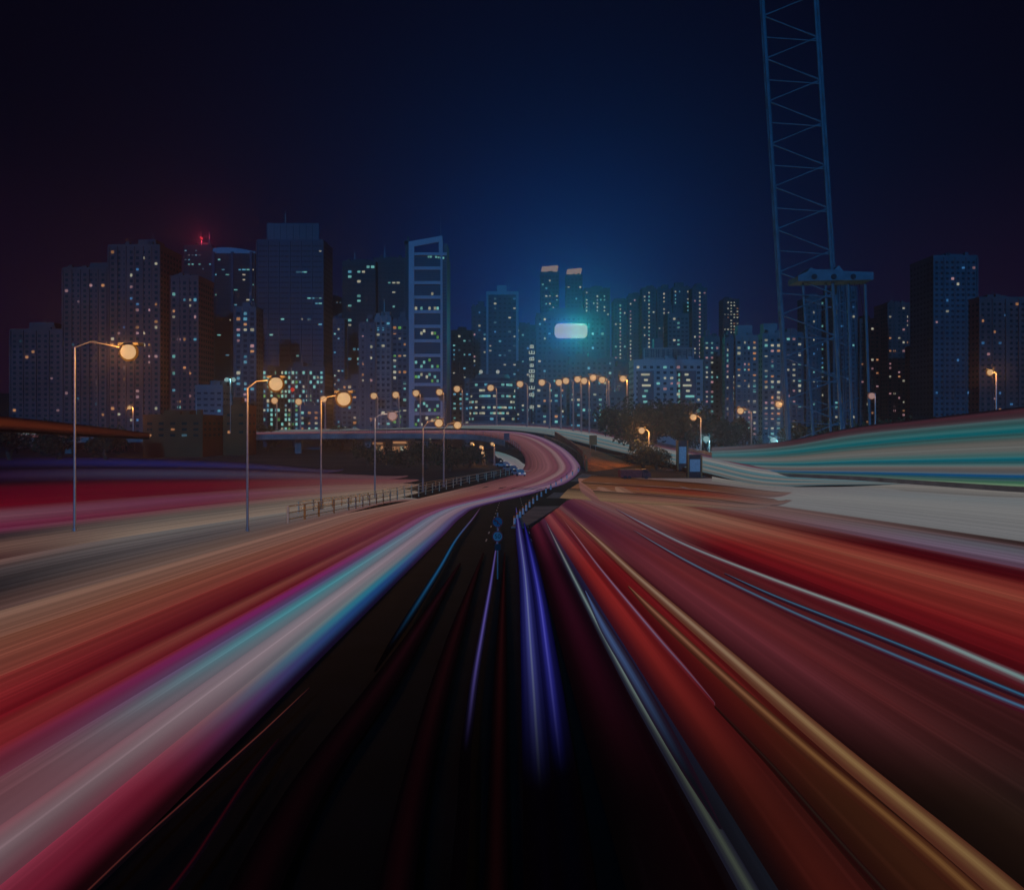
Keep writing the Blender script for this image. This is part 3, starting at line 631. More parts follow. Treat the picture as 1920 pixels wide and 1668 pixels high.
# vertical sign
Yv = 425; k = Yv/F
vs_ = empty('vertical_sign', U(997, 765, Yv), 0, 'tall vertical sign of stacked glowing cream characters', 'sign')
hv = 122*k
for i, y in enumerate((763, 740, 727, 713, 705, 696, 685, 673, 661, 650)):
    z = (765-y)*k; w = 1.15+.25*(i % 3)
    c = MB(); c.box(-w, w, -.5, -.1, z-.9, z-.45); c.box(-w, -w+.5, -.5, -.1, z-.45, z+.9); c.box(w-.5, w, -.5, -.1, z-.45, z+.9); c.box(-.35, .35, -.5, -.1, z-.45, z+1.1)
    if i % 2: c.box(-w*.9, w*.9, -.52, -.08, z+.5, z+.9)
    c.build('glowing_character', emit('character_light', S(150,160,150)), vs_)
MB().box(-.5, .5, 0, .6, -20, hv+1).build('sign_spine', M_dark, vs_)
# right of the middle: apartment towers full of dots
for lb, a, b_, yt, Y, w, lt, pal in (
 ('slender apartment tower just right of the rounded sign', 1096, 1144, 542, 660, 'navy', .2, 'wwpt'),
 ('apartment tower with three bright window columns', 1150, 1176, 566, 640, 'navy', .26, 'wwpt'),
 ('apartment tower joined to the one with three bright columns', 1178, 1202, 556, 644, 'navy', .2, 'wpw'),
 ('tallest dotted apartment tower with a bright roof lamp', 1204, 1230, 542, 620, 'navy', .3, 'wwwt'),
 ('dotted apartment tower right of the tallest one', 1232, 1258, 544, 625, 'navy', .22, 'wwp'),
 ('dark apartment tower with two columns of windows above the billboard', 1262, 1294, 540, 640, 'navy', .17, 'twc'),
 ('apartment tower with dense pink white window columns at the edge of the dark hill', 1298, 1326, 542, 600, 'navy', .3, 'wwp')):
    B(lb, a, b_, yt, Y, w, 2.9, 3.2, 1.3, 1.4, lt*1.6, pal, cols=(1, 4, 6, 9) if lt > .21 else (0, 3, 5, 8))
B('blue grey slab with a teal window column above the billboard', 1252, 1292, 590, 560, 'slate', 3.0, 3.2, 1.8, 1.4, .12, 'ttw', cols=(1, 2))
B('low navy block filling the gap beneath the dotted towers', 1146, 1206, 690, 520, 'navy', 3.0, 3.2, 1.5, 1.4, .1, 'wtc')
for lb, a, b_, yt, Y, pl_, lt in (('squat bright block just left of the pale framed tower foot', 640, 700, 716, 440, 'twoc', .22), ('squat teal lit block under the scattered white windows', 846, 882, 712, 470, 'twc', .3), ('squat teal lit block right of the vertical sign', 1004, 1060, 722, 430, 'twco', .22), ('squat block below the right half of the sign tower', 1068, 1142, 730, 436, 'twcp', .2), ('squat dark block between sign tower and pale block', 1142, 1190, 738, 440, 'wtc', .12)):
    B(lb, a, b_, yt, Y, 'slate', 2.9, 3.0, 1.7, 1.4, lt, pl_)
# the pale block with the billboard
b14, W14, H14, d14 = B('pale apartment block with a lattice billboard on its roof', 1188, 1318, 678, 400, 'pale', 3.4, 2.9, 1.7, 1.4, .12, 'twwp', ribs=0, slabs=0, depth=16)
for fx in (-.33, .28): MB().box(fx*W14-4.2, fx*W14+4.2, -1.6, -.16, 6, H14-5).build('balcony_stack', WALLS['slate'], b14)
rnd = random.Random(8)
for j in range(10):
    z = H14-7-j*2.9
    if z < 8: break
    for fx in (-.33, .28):
        key = rnd.choice('twpwdd'); link('lit_window', pane(4.6 if rnd.random() < .4 else 2.0, 1.1, key), b14, (fx*W14+rnd.uniform(-1.2, 1.2), -1.75, z))
    link('lit_window', pane(1.0, 1.5, 't'), b14, (.33*W14-6.4+.0, -.3, z))
Yb = 404; k = Yb/F
bb = empty('billboard', U(1253.5, 672, Yb), 0, 'long blue grey lattice billboard with worn characters on the pale block', 'billboard')
bw, bh = 92*k, 19*k
MB().box(-bw/2, bw/2, -.1, .2, 0, bh).build('board', WALLS['mid'], bb)
m = MB(); m.box(-bw/2-.2, bw/2+.2, -.4, -.1, -.2, .15); m.box(-bw/2-.2, bw/2+.2, -.4, -.1, bh-.15, bh+.2); m.box(-bw/2-.2, -bw/2+.2, -.4, -.1, .15, bh-.15); m.box(bw/2-.2, bw/2+.2, -.4, -.1, .15, bh-.15); m.build('board_frame', WALLS['frame'], bb)
rnd = random.Random(4)
for i in range(9):
    cx = -bw/2 + (i+.5)*bw/9; c = MB()
    for _ in range(5):
        if rnd.random() < .5: z = rnd.uniform(.7, bh-.7); c.box(cx-1.1, cx+1.1, -.35, -.12, z-.16, z+.16)
        else: x = cx+rnd.uniform(-.9, .9); c.box(x-.16, x+.16, -.36, -.11, .6, bh-.6)
    c.build('character', WALLS['navy'], bb)
m = MB(); [m.tube([(x, .6, -2), (x, .6, bh)], .15, 6) for x in (-10, -3, 4, 11)]; m.build('support', M_steel, bb)
MB().box(-2.4, 2.4, 4, 9, H14+1, H14+13).build('stair_tower', WALLS['slate'], b14, (-.12*W14, 0, 0))
B('slim dark tower with a ladder of teal windows right of the pale block', 1320, 1350, 634, 460, 'slate', 2.6, 3.0, 1.4, 1.3, .26, 'ttwp', cols=(0, 1, 3))
for lb, a, b_, yt, Y, w in (('blue estate block with a square roof box and pink windows', 1360, 1380, 636, 420, 'slate'), ('pale ribbed estate block with a lit stair column', 1380, 1420, 632, 416, 'mid'), ('pale ribbed estate block half behind the crane mast', 1430, 1466, 628, 430, 'mid'), ('blue estate block right behind the crane mast', 1472, 1505, 626, 434, 'slate')):
    r, w_, h_, dd = B(lb, a, b_, yt, Y, w, 2.7, 3.0, 1.6, 1.5, .3, 'wtpwo', ribs=3, slabs=20)
    if a in (1380, 1430): MB().box(-4, 4, 3, 9, h_+1.1, h_+7).build('roof_box', WALLS['mid'], r)
B('dark hotel tower far up on the hill with a few warm rows', 1356, 1386, 562, 900, 'dark', 3.4, 3.6, 1.9, 1.3, .3, 'wo', nmax=40, base=60)
# right side, dimmer
for lb, a, b_, yt, Y, w, lt, pal in (
 ('dim apartment tower seen through the crane legs', 1512, 1556, 560, 520, 'slate', .14, 'wtb'),
 ('pale ribbed tower rising behind the crane platform', 1562, 1606, 540, 500, 'slate', .1, 'wtb'),
 ('stepped rose tower right of the crane legs', 1612, 1650, 600, 540, 'rose', .14, 'wpo'),
 ('dark plum tower with two dotted window columns', 1664, 1716, 570, 560, 'rose', .16, 'pwo'),
 ('massive dim blue tower at the right, the tallest on that side', 1750, 1832, 482, 440, 'slate', .04, 'pwb'),
 ('dim rose slab between the plum tower and the massive blue one', 1716, 1752, 650, 500, 'rose', .14, 'pow'),
 ('dim plum apartment slab at the right edge', 1836, 1935, 560, 430, 'rose', .05, 'pob')):
    B(lb, a, b_, yt, Y, w, 3.0, 3.2, 1.5, 1.4, lt, pal, ribs=4)
# low buildings at the left foot
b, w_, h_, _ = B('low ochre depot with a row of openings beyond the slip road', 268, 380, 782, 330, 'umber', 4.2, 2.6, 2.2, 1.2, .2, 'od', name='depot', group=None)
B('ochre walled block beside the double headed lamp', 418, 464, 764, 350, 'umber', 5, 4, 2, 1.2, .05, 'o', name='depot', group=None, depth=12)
B('small grey office between the depot and the ochre walled block', 366, 418, 726, 380, 'mid', 3.0, 3.0, 2.0, 1.0, .08, 'pc', name='office_block', group=None)
B('blue lit shop building under the flyover at the left', 560, 600, 764, 430, 'slate', 3.0, 3.0, 1.6, 1.4, .4, 'owt', name='office_block', group=None)

# ------------------------------------------------------------------ hills
def ridge(x0, x1, Y, prof, name='hill'):
    m = MB(); n = 50
    for j in range(5):
        for i in range(n+1):
            u = i/n; x = x0+(x1-x0)*u
            h = prof(u)*(1, .92, .6, .25, 0)[4-j] if False else prof(u)*math.sin(math.pi*min(1, j/4)*.5)
            m.v.append((x, Y+j*60, h+noise.noise(Vector((x*.01, j, 3)))*8*(j/4)))
    for j in range(4):
        for i in range(n): a = j*(n+1)+i; m.f.append((a, a+1, a+n+2, a+n+1))
    return tag(m.build(name, M_leaf), kind='structure')
ridge(60, 1150, 760, lambda u: 118*math.sin(math.pi*min(1, u*1.05))**.6)
ridge(-1150, -420, 760, lambda u: 60*math.sin(math.pi*u)**.7)

# ------------------------------------------------------------------ street lamps
E_SOD = emit('sodium_lens', S(200,162,120)); E_CORE = emit('sodium_globe', S(160,120,78))
E_COLD = emit('cold_lens', S(120,150,150)); E_RED = emit('red_lens', S(170,30,30))
def point(parent, loc, col, power):
    l = D.lights.new('lamp_light', 'POINT'); l.energy = power; l.color = col; l.shadow_soft_size = 0.0
    o = D.objects.new('lamp_light', l); COL.objects.link(o); o.parent = parent; o.location = loc
    return o
SOD = (1.0, .38, .06); COLD = (.3, .9, 1.0)
POWER = 1.0
ORD = ['first', 'second', 'third', 'fourth', 'fifth', 'sixth', 'seventh', 'eighth', 'ninth', 'tenth', 'eleventh', 'twelfth', 'thirteenth', 'fourteenth', 'fifteenth', 'sixteenth', 'seventeenth', 'eighteenth']
def lamp(label, px, ptop, pbase, hx, hy, Y, group, lens='o', r=None, power=None, zb=None):
    k = Y/F; basez = CZ-(pbase-HZ)*k if zb is None else zb
    X = (px-960)*k; H = CZ-(ptop-HZ)*k - basez; ax = (hx-px)*k; hz = CZ-(hy-HZ)*k - basez
    root = empty('street_lamp', (X, Y, basez), 0, label, 'street lamp', group)
    rb = max(.1, .00105*Y); 
    MB().tube([(0,0,0),(0,0,H*.5),(0,0,H)], [rb*1.2, rb, rb*.75], 8).build('pole', M_steel, root)
    MB().tube([(0,0,0),(0,0,.5)], [rb*2, rb*1.7], 8).build('pole_base', M_steel, root)
    r = r or .0042*Y
    if abs(ax) > .01:
        MB().tube([(0,0,H-.05),(ax*.3,0,max(H, hz)+.1*abs(ax)),(ax*.85,0,hz+r*.6)], rb*.55, 6).build('arm', M_steel, root)
    hd = MB().box(ax-r*1.3, ax+r*1.3, -r*.3, r*1.3, hz+r*.9, hz+r*1.2).build('lamp_head', M_dark, root)
    MB().tube([(ax, r*.55, hz), (ax, r*.35, hz), (ax, -r*.1, hz)], [r*.8, r*1.1, r*1.22], 20).build('glare_ring', {'o': emit('amber_glare', S(104,58,14)), 'c': emit('teal_glare', S(30,84,88)), 'p': emit('rose_glare', S(104,66,54))}[lens], hd)  # glare around the lens, built as a dim glowing ring
    MB().sphere((ax, -r*.1, hz), r*.95, 16, 10, 1).build('lens', {'o': E_SOD, 'c': E_COLD, 'p': emit('pink_lens', S(150,120,116))}[lens], hd)
    p = power if power is not None else 3.4*Y
    point(root, (ax, -r*1.5, hz-r*.3), {'o': SOD, 'c': COLD, 'p': (1, .62, .45)}[lens], p*POWER)
    return root
near = [(140,650,1000,242,660,67),(464,727,1000,518,720,67),(602,750,958,645,748,101),(703,783,937,736,780,136),(793,803,922,823,793,161),(832,806,912,858,797,175)]
for i, a in enumerate(near):
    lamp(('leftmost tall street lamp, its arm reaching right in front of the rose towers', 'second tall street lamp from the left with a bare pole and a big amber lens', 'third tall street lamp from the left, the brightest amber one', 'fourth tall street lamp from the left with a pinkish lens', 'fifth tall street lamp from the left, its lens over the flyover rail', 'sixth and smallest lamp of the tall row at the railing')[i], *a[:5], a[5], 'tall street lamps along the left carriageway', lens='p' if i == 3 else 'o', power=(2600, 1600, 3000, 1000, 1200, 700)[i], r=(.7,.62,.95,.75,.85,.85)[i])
fly = [(421,760,805,413,758),(519,753,805,515,751),(563,755,805,560,753),(610,750,804,607,748),(708,744,803,701,742),(748,742,801,742,740),(788,739,799,780,737),(832,737,798,824,735),(867,731,797,857,729),(931,729,797,920,727),(989,722,800,975,720),(1031,719,803,1016,717),(1052,719,804,1048,717),(1075,716,808,1061,714),(1090,713,812,1083,711),(1105,716,815,1095,714),(1138,710,822,1112,708),(1142,714,826,1129,712)]
for i, a in enumerate(fly):
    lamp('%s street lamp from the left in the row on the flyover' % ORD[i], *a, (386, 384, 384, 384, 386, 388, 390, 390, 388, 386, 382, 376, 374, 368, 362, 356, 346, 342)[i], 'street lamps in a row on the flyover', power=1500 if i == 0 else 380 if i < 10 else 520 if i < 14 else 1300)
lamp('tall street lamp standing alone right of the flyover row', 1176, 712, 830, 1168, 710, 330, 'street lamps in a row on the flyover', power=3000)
for lb, a, Y, ln, pw in (
 ('amber street lamp in front of the dark tree', (1314,784,858,1300,782), 260, 'o', 2200), ('low amber street lamp glowing into the yellow bushes', (1217,809,850,1203,807), 250, 'o', 4500),
 ('amber street lamp below the pale ribbed estate block', (1409,772,862,1388,770), 265, 'o', 1600), ('large amber street lamp at the foot of the crane mast', (1478,762,866,1460,758), 245, 'o', 3200),
 ('cold teal street lamp beneath the large amber one', (1458,828,872,1450,825), 238, 'c', 3500), ('small cold street lamp beside the pole of the amber one', (1330,826,860,1324,823), 262, 'c', 1500),
 ('unlit looking tall mast lamp right of the crane', (1641,738,900,1634,742), 190, 'p', 60)):
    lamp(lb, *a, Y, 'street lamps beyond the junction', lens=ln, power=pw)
for i, (x, y) in enumerate(((885,832),(902,838),(923,832),(905,849))):
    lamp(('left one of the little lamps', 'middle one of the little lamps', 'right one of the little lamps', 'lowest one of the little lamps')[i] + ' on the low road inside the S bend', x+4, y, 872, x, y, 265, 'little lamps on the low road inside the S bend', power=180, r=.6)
# second head of the leftmost flyover lamp and far left twin lamp
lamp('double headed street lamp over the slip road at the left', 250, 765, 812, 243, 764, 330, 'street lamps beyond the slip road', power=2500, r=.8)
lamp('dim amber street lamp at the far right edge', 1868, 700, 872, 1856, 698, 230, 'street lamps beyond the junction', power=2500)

# red beacon on the black speckled tower
bc = empty('aircraft_beacon', U(378, 452, 566), 0, 'red aircraft beacon glowing on top of the black speckled tower', 'beacon')
MB().tube([(0,0,-3),(0,0,1)], .3, 8).build('stem', M_steel, bc); MB().sphere((0,0,2.0), 1.2).build('lens', E_RED, bc)
point(bc, (0, -1.5, 2.2), (1, .05, .10), 8000*POWER)
# red traffic light and twin cold floodlights
tl = empty('traffic_light', U(549, 806, 300), 0, 'traffic light showing red over the flyover parapet', 'traffic light')
MB().tube([(0,0,0),(0,0,15.5)], .14, 8).build('pole', M_dark, tl); MB().box(-.7, .7, -.3, .3, 14.8, 18.4).build('signal_box', M_dark, tl)
MB().sphere((0,-.5,16.2), .85).build('red_lens', E_RED, tl); point(tl, (0, -1.6, 16.2), (1, .04, .06), 500*POWER)
fl_ = empty('floodlight_mast', U(432, 812, 330), 0, 'floodlight mast with two cold teal lamps left of the second tall street lamp', 'floodlight')
MB().tube([(0,0,0),(0,0,24)], .2, 8).build('pole', M_steel, fl_)
for dx in (-1.6, 1.6):
    o = MB().box(dx-1, dx+1, -.2, .3, 22.6, 24.6).build('floodlight', M_dark, fl_); MB().sphere((dx, -.35, 23.6), .95).build('lens', E_COLD, o)
point(fl_, (0, -1.6, 23.6), COLD, 900*POWER)
# the light the rounded sign throws forward
for dx, p, fz in [(-9.5+i*1.5, 5200 if i < 5 else 11000, (.12, .88)[i % 2]) for i in range(14)]:
    l = D.lights.new('sign_light', 'SPOT'); l.energy = p*POWER; l.spot_size = math.radians(165); l.spot_blend = .6; l.shadow_soft_size = 0
    l.color = (.03, .74, .46) if dx > 0 else (.03, .28, 1.0)
    o = D.objects.new('sign_light', l); COL.objects.link(o); o.parent = sg; o.location = (dx, -1.6, sh*fz); o.rotation_euler = (math.radians(-90), 0, 0)

# ------------------------------------------------------------------ crane
Yc = 215
def CP(x, y, dy=0): return U(x, y, Yc+dy)
cr_ = empty('lattice_crane', CP(1540, 890), 0, 'towering blue lattice crane with a machinery platform at its right', 'crane')
inv = -Vector(cr_.location)
def cpart(name, segs, rad, mat=M_crane, nside=6):
    m = MB()
    for a, b in segs: m.tube([a+inv, b+inv], rad, nside)
    return m.build(name, mat, cr_)
def leg_l(y, d): return CP(1430+ (y-0)*.061 - 4*d, y, d*8)      # left leg of the mast
def leg_r(y, d): return CP(1528+ (y-0)*.062 + 5*d, y, d*8)
yb = 890
for d in (0, 1):
    cpart('mast_leg', [(leg_l(-90, d), leg_l(yb, d))], .52 if d == 0 else .4); cpart('mast_leg', [(leg_r(-90, d), leg_r(yb, d))], .46 if d == 0 else .36)
y = -90; i = 0; br = [[], []]
while y < 880:
    for d in (0, 1):
        a, b = (leg_l, leg_r) if i % 2 else (leg_r, leg_l)
        br[d].append((a(y, d), b(y+40, d)))
        if i % 2 == 0: br[d].append((leg_l(y, d), leg_r(y+7, d)))
    y += 40; i += 1
cpart('front_bracing', br[0], .17); cpart('rear_bracing', br[1], .13)
for lg in (leg_l, leg_r): cpart('side_bracing', [s for q in range(-90, 870, 80) for s in ((lg(q, 0), lg(q+40, 1)), (lg(q+40, 1), lg(q+80, 0)))], .13)
m = MB(); P0 = CP(1490, 530)+inv; P1 = CP(1630, 514)+inv
m.prism([(P0.x, P0.z), (P1.x, P0.z+.4), (P1.x, P1.z+.1), (P0.x+13, P1.z+.4), (P0.x+11.6, P1.z+2.0), (P0.x+10.4, P1.z+.8), (P0.x+5, P1.z+.9), (P0.x+3.6, P1.z+1.4), (P0.x+2.6, P1.z+.2), (P0.x, P1.z-.9)], P0.y-2.5, P0.y+5); m.build('machinery_platform', M_crane, cr_)
for x in (1520, 1556, 1592):
    c = CP(x, 522)+inv; MB().tube([(c.x, c.y-2.9, c.z), (c.x, c.y-2.5, c.z)], .75, 14).build('sheave', M_dark, cr_)
for a, b in ((1505, 1530), (1548, 1560), (1590, 1600), (1622, 1634)):
    cpart('platform_leg', [(CP(a, 531, 1), CP(b, 890, 0))], .38)
cpart('lower_bracing', [(CP(1505+i*2, 560+i*62, 1), CP(1600+i*2, 590+i*62, 1)) for i in range(6)] + [(CP(1605+i*2, 560+i*62, 1), CP(1512+i*2, 590+i*62, 1)) for i in range(6)], .14)
cpart('hoist_cable', [(CP(1575+i*9, 531, 3), CP(1590+i*14, 800, 3)) for i in range(5)], .07, M_dark)

# ------------------------------------------------------------------ railings and barriers
def railing(label, pts, up, h, step, mat, name='railing', bars=3, group=None):
    P = catmull(pts, 8)
    root = empty(name, P[0], 0, label, name.replace('_', ' '), group)
    off = -P[0]
    m = MB(); acc = 0; last = None
    for i, p in enumerate(P):
        if i: acc += (p-P[i-1]).length
        if last is None or acc-last >= step:
            q = p+off; MB().box(q.x-.05*h, q.x+.05*h, q.y-.05*h, q.y+.05*h, q.z+up, q.z+up+h).build('post', mat, root); last = acc
    for b in range(bars):
        m.tube([p+off+Vector((0,0,up+h*(b+1)/bars-.04)) for p in P], .035*h, 5)
    m.build('rail', mat, root)
    return root
M_rail = pbr('railing_paint', (0.62, 0.52, 0.34), 0.5, 0.2, 1.0)
railing('cream metal railing curving along the left carriageway below the tall lamps', [G(540,985), G(640,963), G(745,940), G(850,914), G(955,890)], 0, 2.0, 3.4, M_rail, bars=3)
railing('second cream railing a few metres behind the first', [G(560,966), G(690,942), G(800,918), G(930,893)], 0, 1.7, 3.4, M_rail, bars=2)
railing('pink lit railing on the inner rim of the climbing bend', lift(SL[13:18], .1), 0, 2.0, 4.0, M_conc, bars=2)
def wall_strip(label, pts, h, t, mat, name='parapet'):
    P = catmull(pts, 6); A = [p+Vector((0,0,h)) for p in P]
    m = MB(); n = len(P); root = P[0].copy()
    for i, p in enumerate(P):
        d = (P[min(i+1,n-1)]-P[max(i-1,0)]); s = Vector((d.y,-d.x,0)).normalized()*t
        for q in (p, p+s, p+s+Vector((0,0,h)), p+Vector((0,0,h))): m.v.append(tuple(q-root))
    for i in range(n-1):
        for k in range(4): m.f.append((4*i+k, 4*i+(k+1)%4, 4*i+4+(k+1)%4, 4*i+4+k))
    m.f.append((0,1,2,3)); m.f.append((4*n-4, 4*n-1, 4*n-2, 4*n-3))
    return tag(m.build(name, mat, None, root), label, name.replace('_', ' '))
wall_strip('low dark parapet under the rim of the far left flyover', [p+Vector((0,-1.2,-2.4)) for p in SL[14:]], 2.6, .5, M_conc)
wall_strip('concrete parapet at the far rim of the white lit flyover', [p+Vector((0,1,-.6)) for p in WA[4:]], 1.7, .4, M_conc)
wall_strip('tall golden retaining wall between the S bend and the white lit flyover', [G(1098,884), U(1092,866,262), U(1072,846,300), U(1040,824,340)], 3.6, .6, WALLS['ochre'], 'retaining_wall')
# sloping embankment between the roads
mb = MB(); EA = catmull([G(1100,884), U(1090,858,262), U(1062,836,300), U(1020,816,345)], 8); EB = catmull([U(1250,888,245), U(1160,856,285), U(1092,832,325), U(1028,816,360)], 8)
for a, b in zip(EA, EB):
    mb.v += [(a.x, a.y, -.1), tuple(a+Vector((0,0,.2))), tuple(b+Vector((0,0,-.8))), (b.x, b.y, -.1)]
for i in range(len(EA)-1):
    for k in range(3): mb.f.append((4*i+k, 4*i+4+k, 4*i+5+k, 4*i+1+k))
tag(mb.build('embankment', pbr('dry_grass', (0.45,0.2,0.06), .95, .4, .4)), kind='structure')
# row of pale piers of the white flyover
for i in range(9):
    x = 1175+i*20; t = (x-1150)/90.0; y = 852+(x-1150)*.27
    p = U(x, y+2, 292-(x-1150)*.5)
    o = MB().box(-1.1, 1.1, -.6, .6, -p.z, -1.2).build('pier', WALLS['pale'], None, p)
    tag(o, '%s pale pier from the left under the white lit flyover' % ORD[i], 'pier', 'pale piers under the flyover')
# bollards and cones along the kerb of the junction
for i in range(16):
    t = i/15; x = 965+ 120*t - 14*math.sin(t*3.1); y = 984-100*t
    p = G(x, y); r_ = empty('bollard', p, 0, '%s kerb bollard from the road signs up to the junction' % (ORD+['nineteenth'])[i], 'bollard', 'striped bollards along the junction kerb')
    s = .75+p.y/330
    MB().tube([(0,0,0),(0,0,.75*s)], [.16*s, .13*s], 8).build('post', pbr('bollard_white', (.7,.7,.68), .5, .2, 3), r_)
    MB().tube([(0,0,.76*s),(0,0,.98*s)], [.14*s, .12*s], 8).build('reflective_cap', pbr('bollard_orange', (.75,.2,.04), .4, .2, 3), r_)
# kerb island
A = [G(958,990), G(990,960), G(1030,930), G(1092,888)]; Bk = [G(985,990), G(1030,962), G(1078,930), G(1120,892)]
tag(band('kerb_island', lift(A, .13), lift(Bk, .13), M_conc, thick=.12, nx=2), kind='structure')

# ------------------------------------------------------------------ signs
def disc(name, r, z, mat, parent, y=-.04, t=.02, n=28):
    return MB().tube([(0,y,z),(0,y-t,z)], r, n).build(name, mat, parent)
M_blue = pbr('sign_blue', (.04,.13,.19), .4, .1, 3); M_white = pbr('sign_white', (.34,.34,.33), .4, .1, 3); M_red = pbr('sign_red', (.5,.02,.02), .4, .1, 3); M_black = pbr('sign_black', (.01,.01,.01), .4, .1, 3)
Ysg = 40; p = U(933, 1100, Ysg); p.z = gz(Ysg)
sp_ = empty('road_sign', p, 0, 'road sign post with a no turn disc above a 50 speed limit disc', 'road sign')
MB().tube([(0,0,0),(0,0,3.55)], .045, 10).build('post', M_steel, sp_)
z1 = CZ-(978-HZ)*Ysg/F - p.z; z2 = CZ-(1005-HZ)*Ysg/F - p.z
d1 = disc('no_turn_disc', .29, z1, M_red, sp_); disc('face', .25, z1, M_blue, d1, -.063)
a = MB(); a.box(-.02, .02, -.1, -.088, z1-.14, z1+.04); a.box(-.13, .02, -.1, -.088, z1+.04, z1+.08); a.prism([(-.2, z1+.06), (-.12, z1+.13), (-.12, z1-.01)], -.1, -.088); a.build('arrow', M_black, d1)
a = MB().prism([(-.2, z1+.16), (-.16, z1+.2), (.2, z1-.16), (.16, z1-.2)], -.112, -.102); a.build('slash', M_red, d1)
d2 = disc('speed_limit_disc', .3, z2, M_red, sp_); disc('face', .24, z2, M_white, d2, -.063)
fc = D.curves.new('numeral', 'FONT'); fc.body = '50'; fc.size = .34; fc.align_x = 'CENTER'; fc.align_y = 'CENTER'; fc.extrude = .004; fc.materials.append(M_black)
tmp = D.objects.new('numeral', fc); nm_ = D.meshes.new_from_object(tmp); D.objects.remove(tmp)
fo = D.objects.new('numeral', nm_); COL.objects.link(fo); fo.parent = d2; fo.location = (0, -.095, z2); fo.rotation_euler = (math.pi/2, 0, 0)
MB().box(-.16, .16, -.06, -.03, z2-.75, z2-.4).build('plate', M_dark, sp_)
# direction panels at the gore
for lb, x, y0, y1, w, Y, mt in (('square golden sign board on two posts beside the retaining wall', 1100, 884, 842, 14, 250, 'ochre'), ('orange sign board standing higher behind the square golden one', 1112, 852, 816, 14, 300, 'ochre'), ('blue square sign board at the inner rim of the climbing bend', 950, 838, 812, 10, 330, 'navy')):
    p = U(x, y0, Y); r_ = empty('sign_board', p, 0, lb, 'sign board'); k = Y/F; h = (y0-y1)*k; w2 = w*k/2
    MB().box(-w2, w2, -.1, .1, h*.5, h).build('panel', WALLS[mt], r_)
    for s in (-.7, .7): MB().tube([(s*w2, .2, 0), (s*w2, .2, h*.9)], .12, 6).build('post', M_steel, r_)
for lb, x, Y, w, h in (('taller dark cabinet of the gantry foot near the white flyover', 1280, 232, 3.2, 9.5), ('squat dark cabinet right of the taller one', 1303, 205, 3.8, 6.2)):
    p = U(x, 0, Y); p.z = 0; r_ = empty('gantry_cabinet', p, 0, lb, 'cabinet')
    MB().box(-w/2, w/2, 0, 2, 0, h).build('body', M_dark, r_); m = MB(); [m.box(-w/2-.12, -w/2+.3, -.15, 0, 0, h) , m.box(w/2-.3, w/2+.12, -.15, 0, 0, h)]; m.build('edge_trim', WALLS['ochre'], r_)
    MB().box(-w/2+.5, w/2-.5, -.05, 0, h*.25, h*.8).build('door', M_steel, r_)

# ------------------------------------------------------------------ vehicles
def car(label, x, y, rz, body, s=1.0, lights='w'):
    r_ = empty('parked_car' if lights is None else 'car', G(x, y), rz, label, 'car', 'cars on the low road inside the bend' if lights else None)
    m = MB().prism([(-2.2,.35),(-2.25,.8),(-2.1,.95),(-1.3,1.0),(-.7,1.42),(.7,1.44),(1.4,1.0),(2.1,.9),(2.25,.7),(2.2,.35)], -.85, .85)
    m.build('body', body, r_)
    g = MB().prism([(-1.15,1.02),(-.66,1.36),(.64,1.38),(1.22,1.02)], -.87, .87).build('windows', M_glassd, r_)
    for wx in (-1.35, 1.4):
        for wy in (-.86, .86):
            w = MB().tube([(wx, wy-.1, .33), (wx, wy+.1, .33)], .33, 14).build('wheel', M_dark, r_)
    for wy in (-.6, .6):
        MB().box(2.2, 2.3, wy-.22, wy+.22, .6, .82).build('headlight', emit('headlight', S(150,150,150)), r_)
        MB().box(-2.3, -2.2, wy-.22, wy+.22, .65, .85).build('tail_light', E_RED, r_)
    r_.scale = (s, s, s); return r_
Mc = [pbr('car_white', (.7,.7,.7), .3, .05, 1), pbr('car_silver', (.4,.42,.45), .3, .05, 1), pbr('car_dark', (.06,.06,.08), .3, .05, 1), pbr('car_red', (.4,.03,.03), .3, .05, 1)]
car('white car leading the queue on the low road inside the bend', 972, 892, -1.2, Mc[0], 1.3)
car('silver car second in the queue on the low road', 958, 884, -1.0, Mc[1], 1.3)
car('white car third in the queue on the low road', 944, 876, -.9, Mc[0], 1.3)
car('dark car at the tail of the queue on the low road', 932, 868, -.8, Mc[2], 1.3)
# red works truck at the junction
p = G(1190, 898); tr = empty('works_truck', p, .15, 'dark red works truck parked on the verge of the junction', 'truck')
MB().prism([(-4.2,.6),(-4.2,2.6),(1.6,2.6),(1.6,.6)], -1.2, 1.2).build('cargo_box', pbr('truck_red', (.3,.05,.05), .5, .3, 1), tr)
cb_ = MB().prism([(1.8,.6),(1.8,2.7),(3.0,2.7),(3.8,1.7),(4.1,1.5),(4.1,.6)], -1.15, 1.15).build('cab', pbr('truck_dark', (.12,.05,.06), .5, .3, 1), tr)
MB().prism([(2.2,1.75),(2.2,2.45),(2.95,2.45),(3.5,1.75)], -1.18, 1.18).build('window', M_glassd, cb_)
for wx in (-3, -1.8, 2.8):
    for wy in (-1.1, 1.1): MB().tube([(wx, wy-.15, .5), (wx, wy+.15, .5)], .5, 14).build('wheel', M_dark, tr)

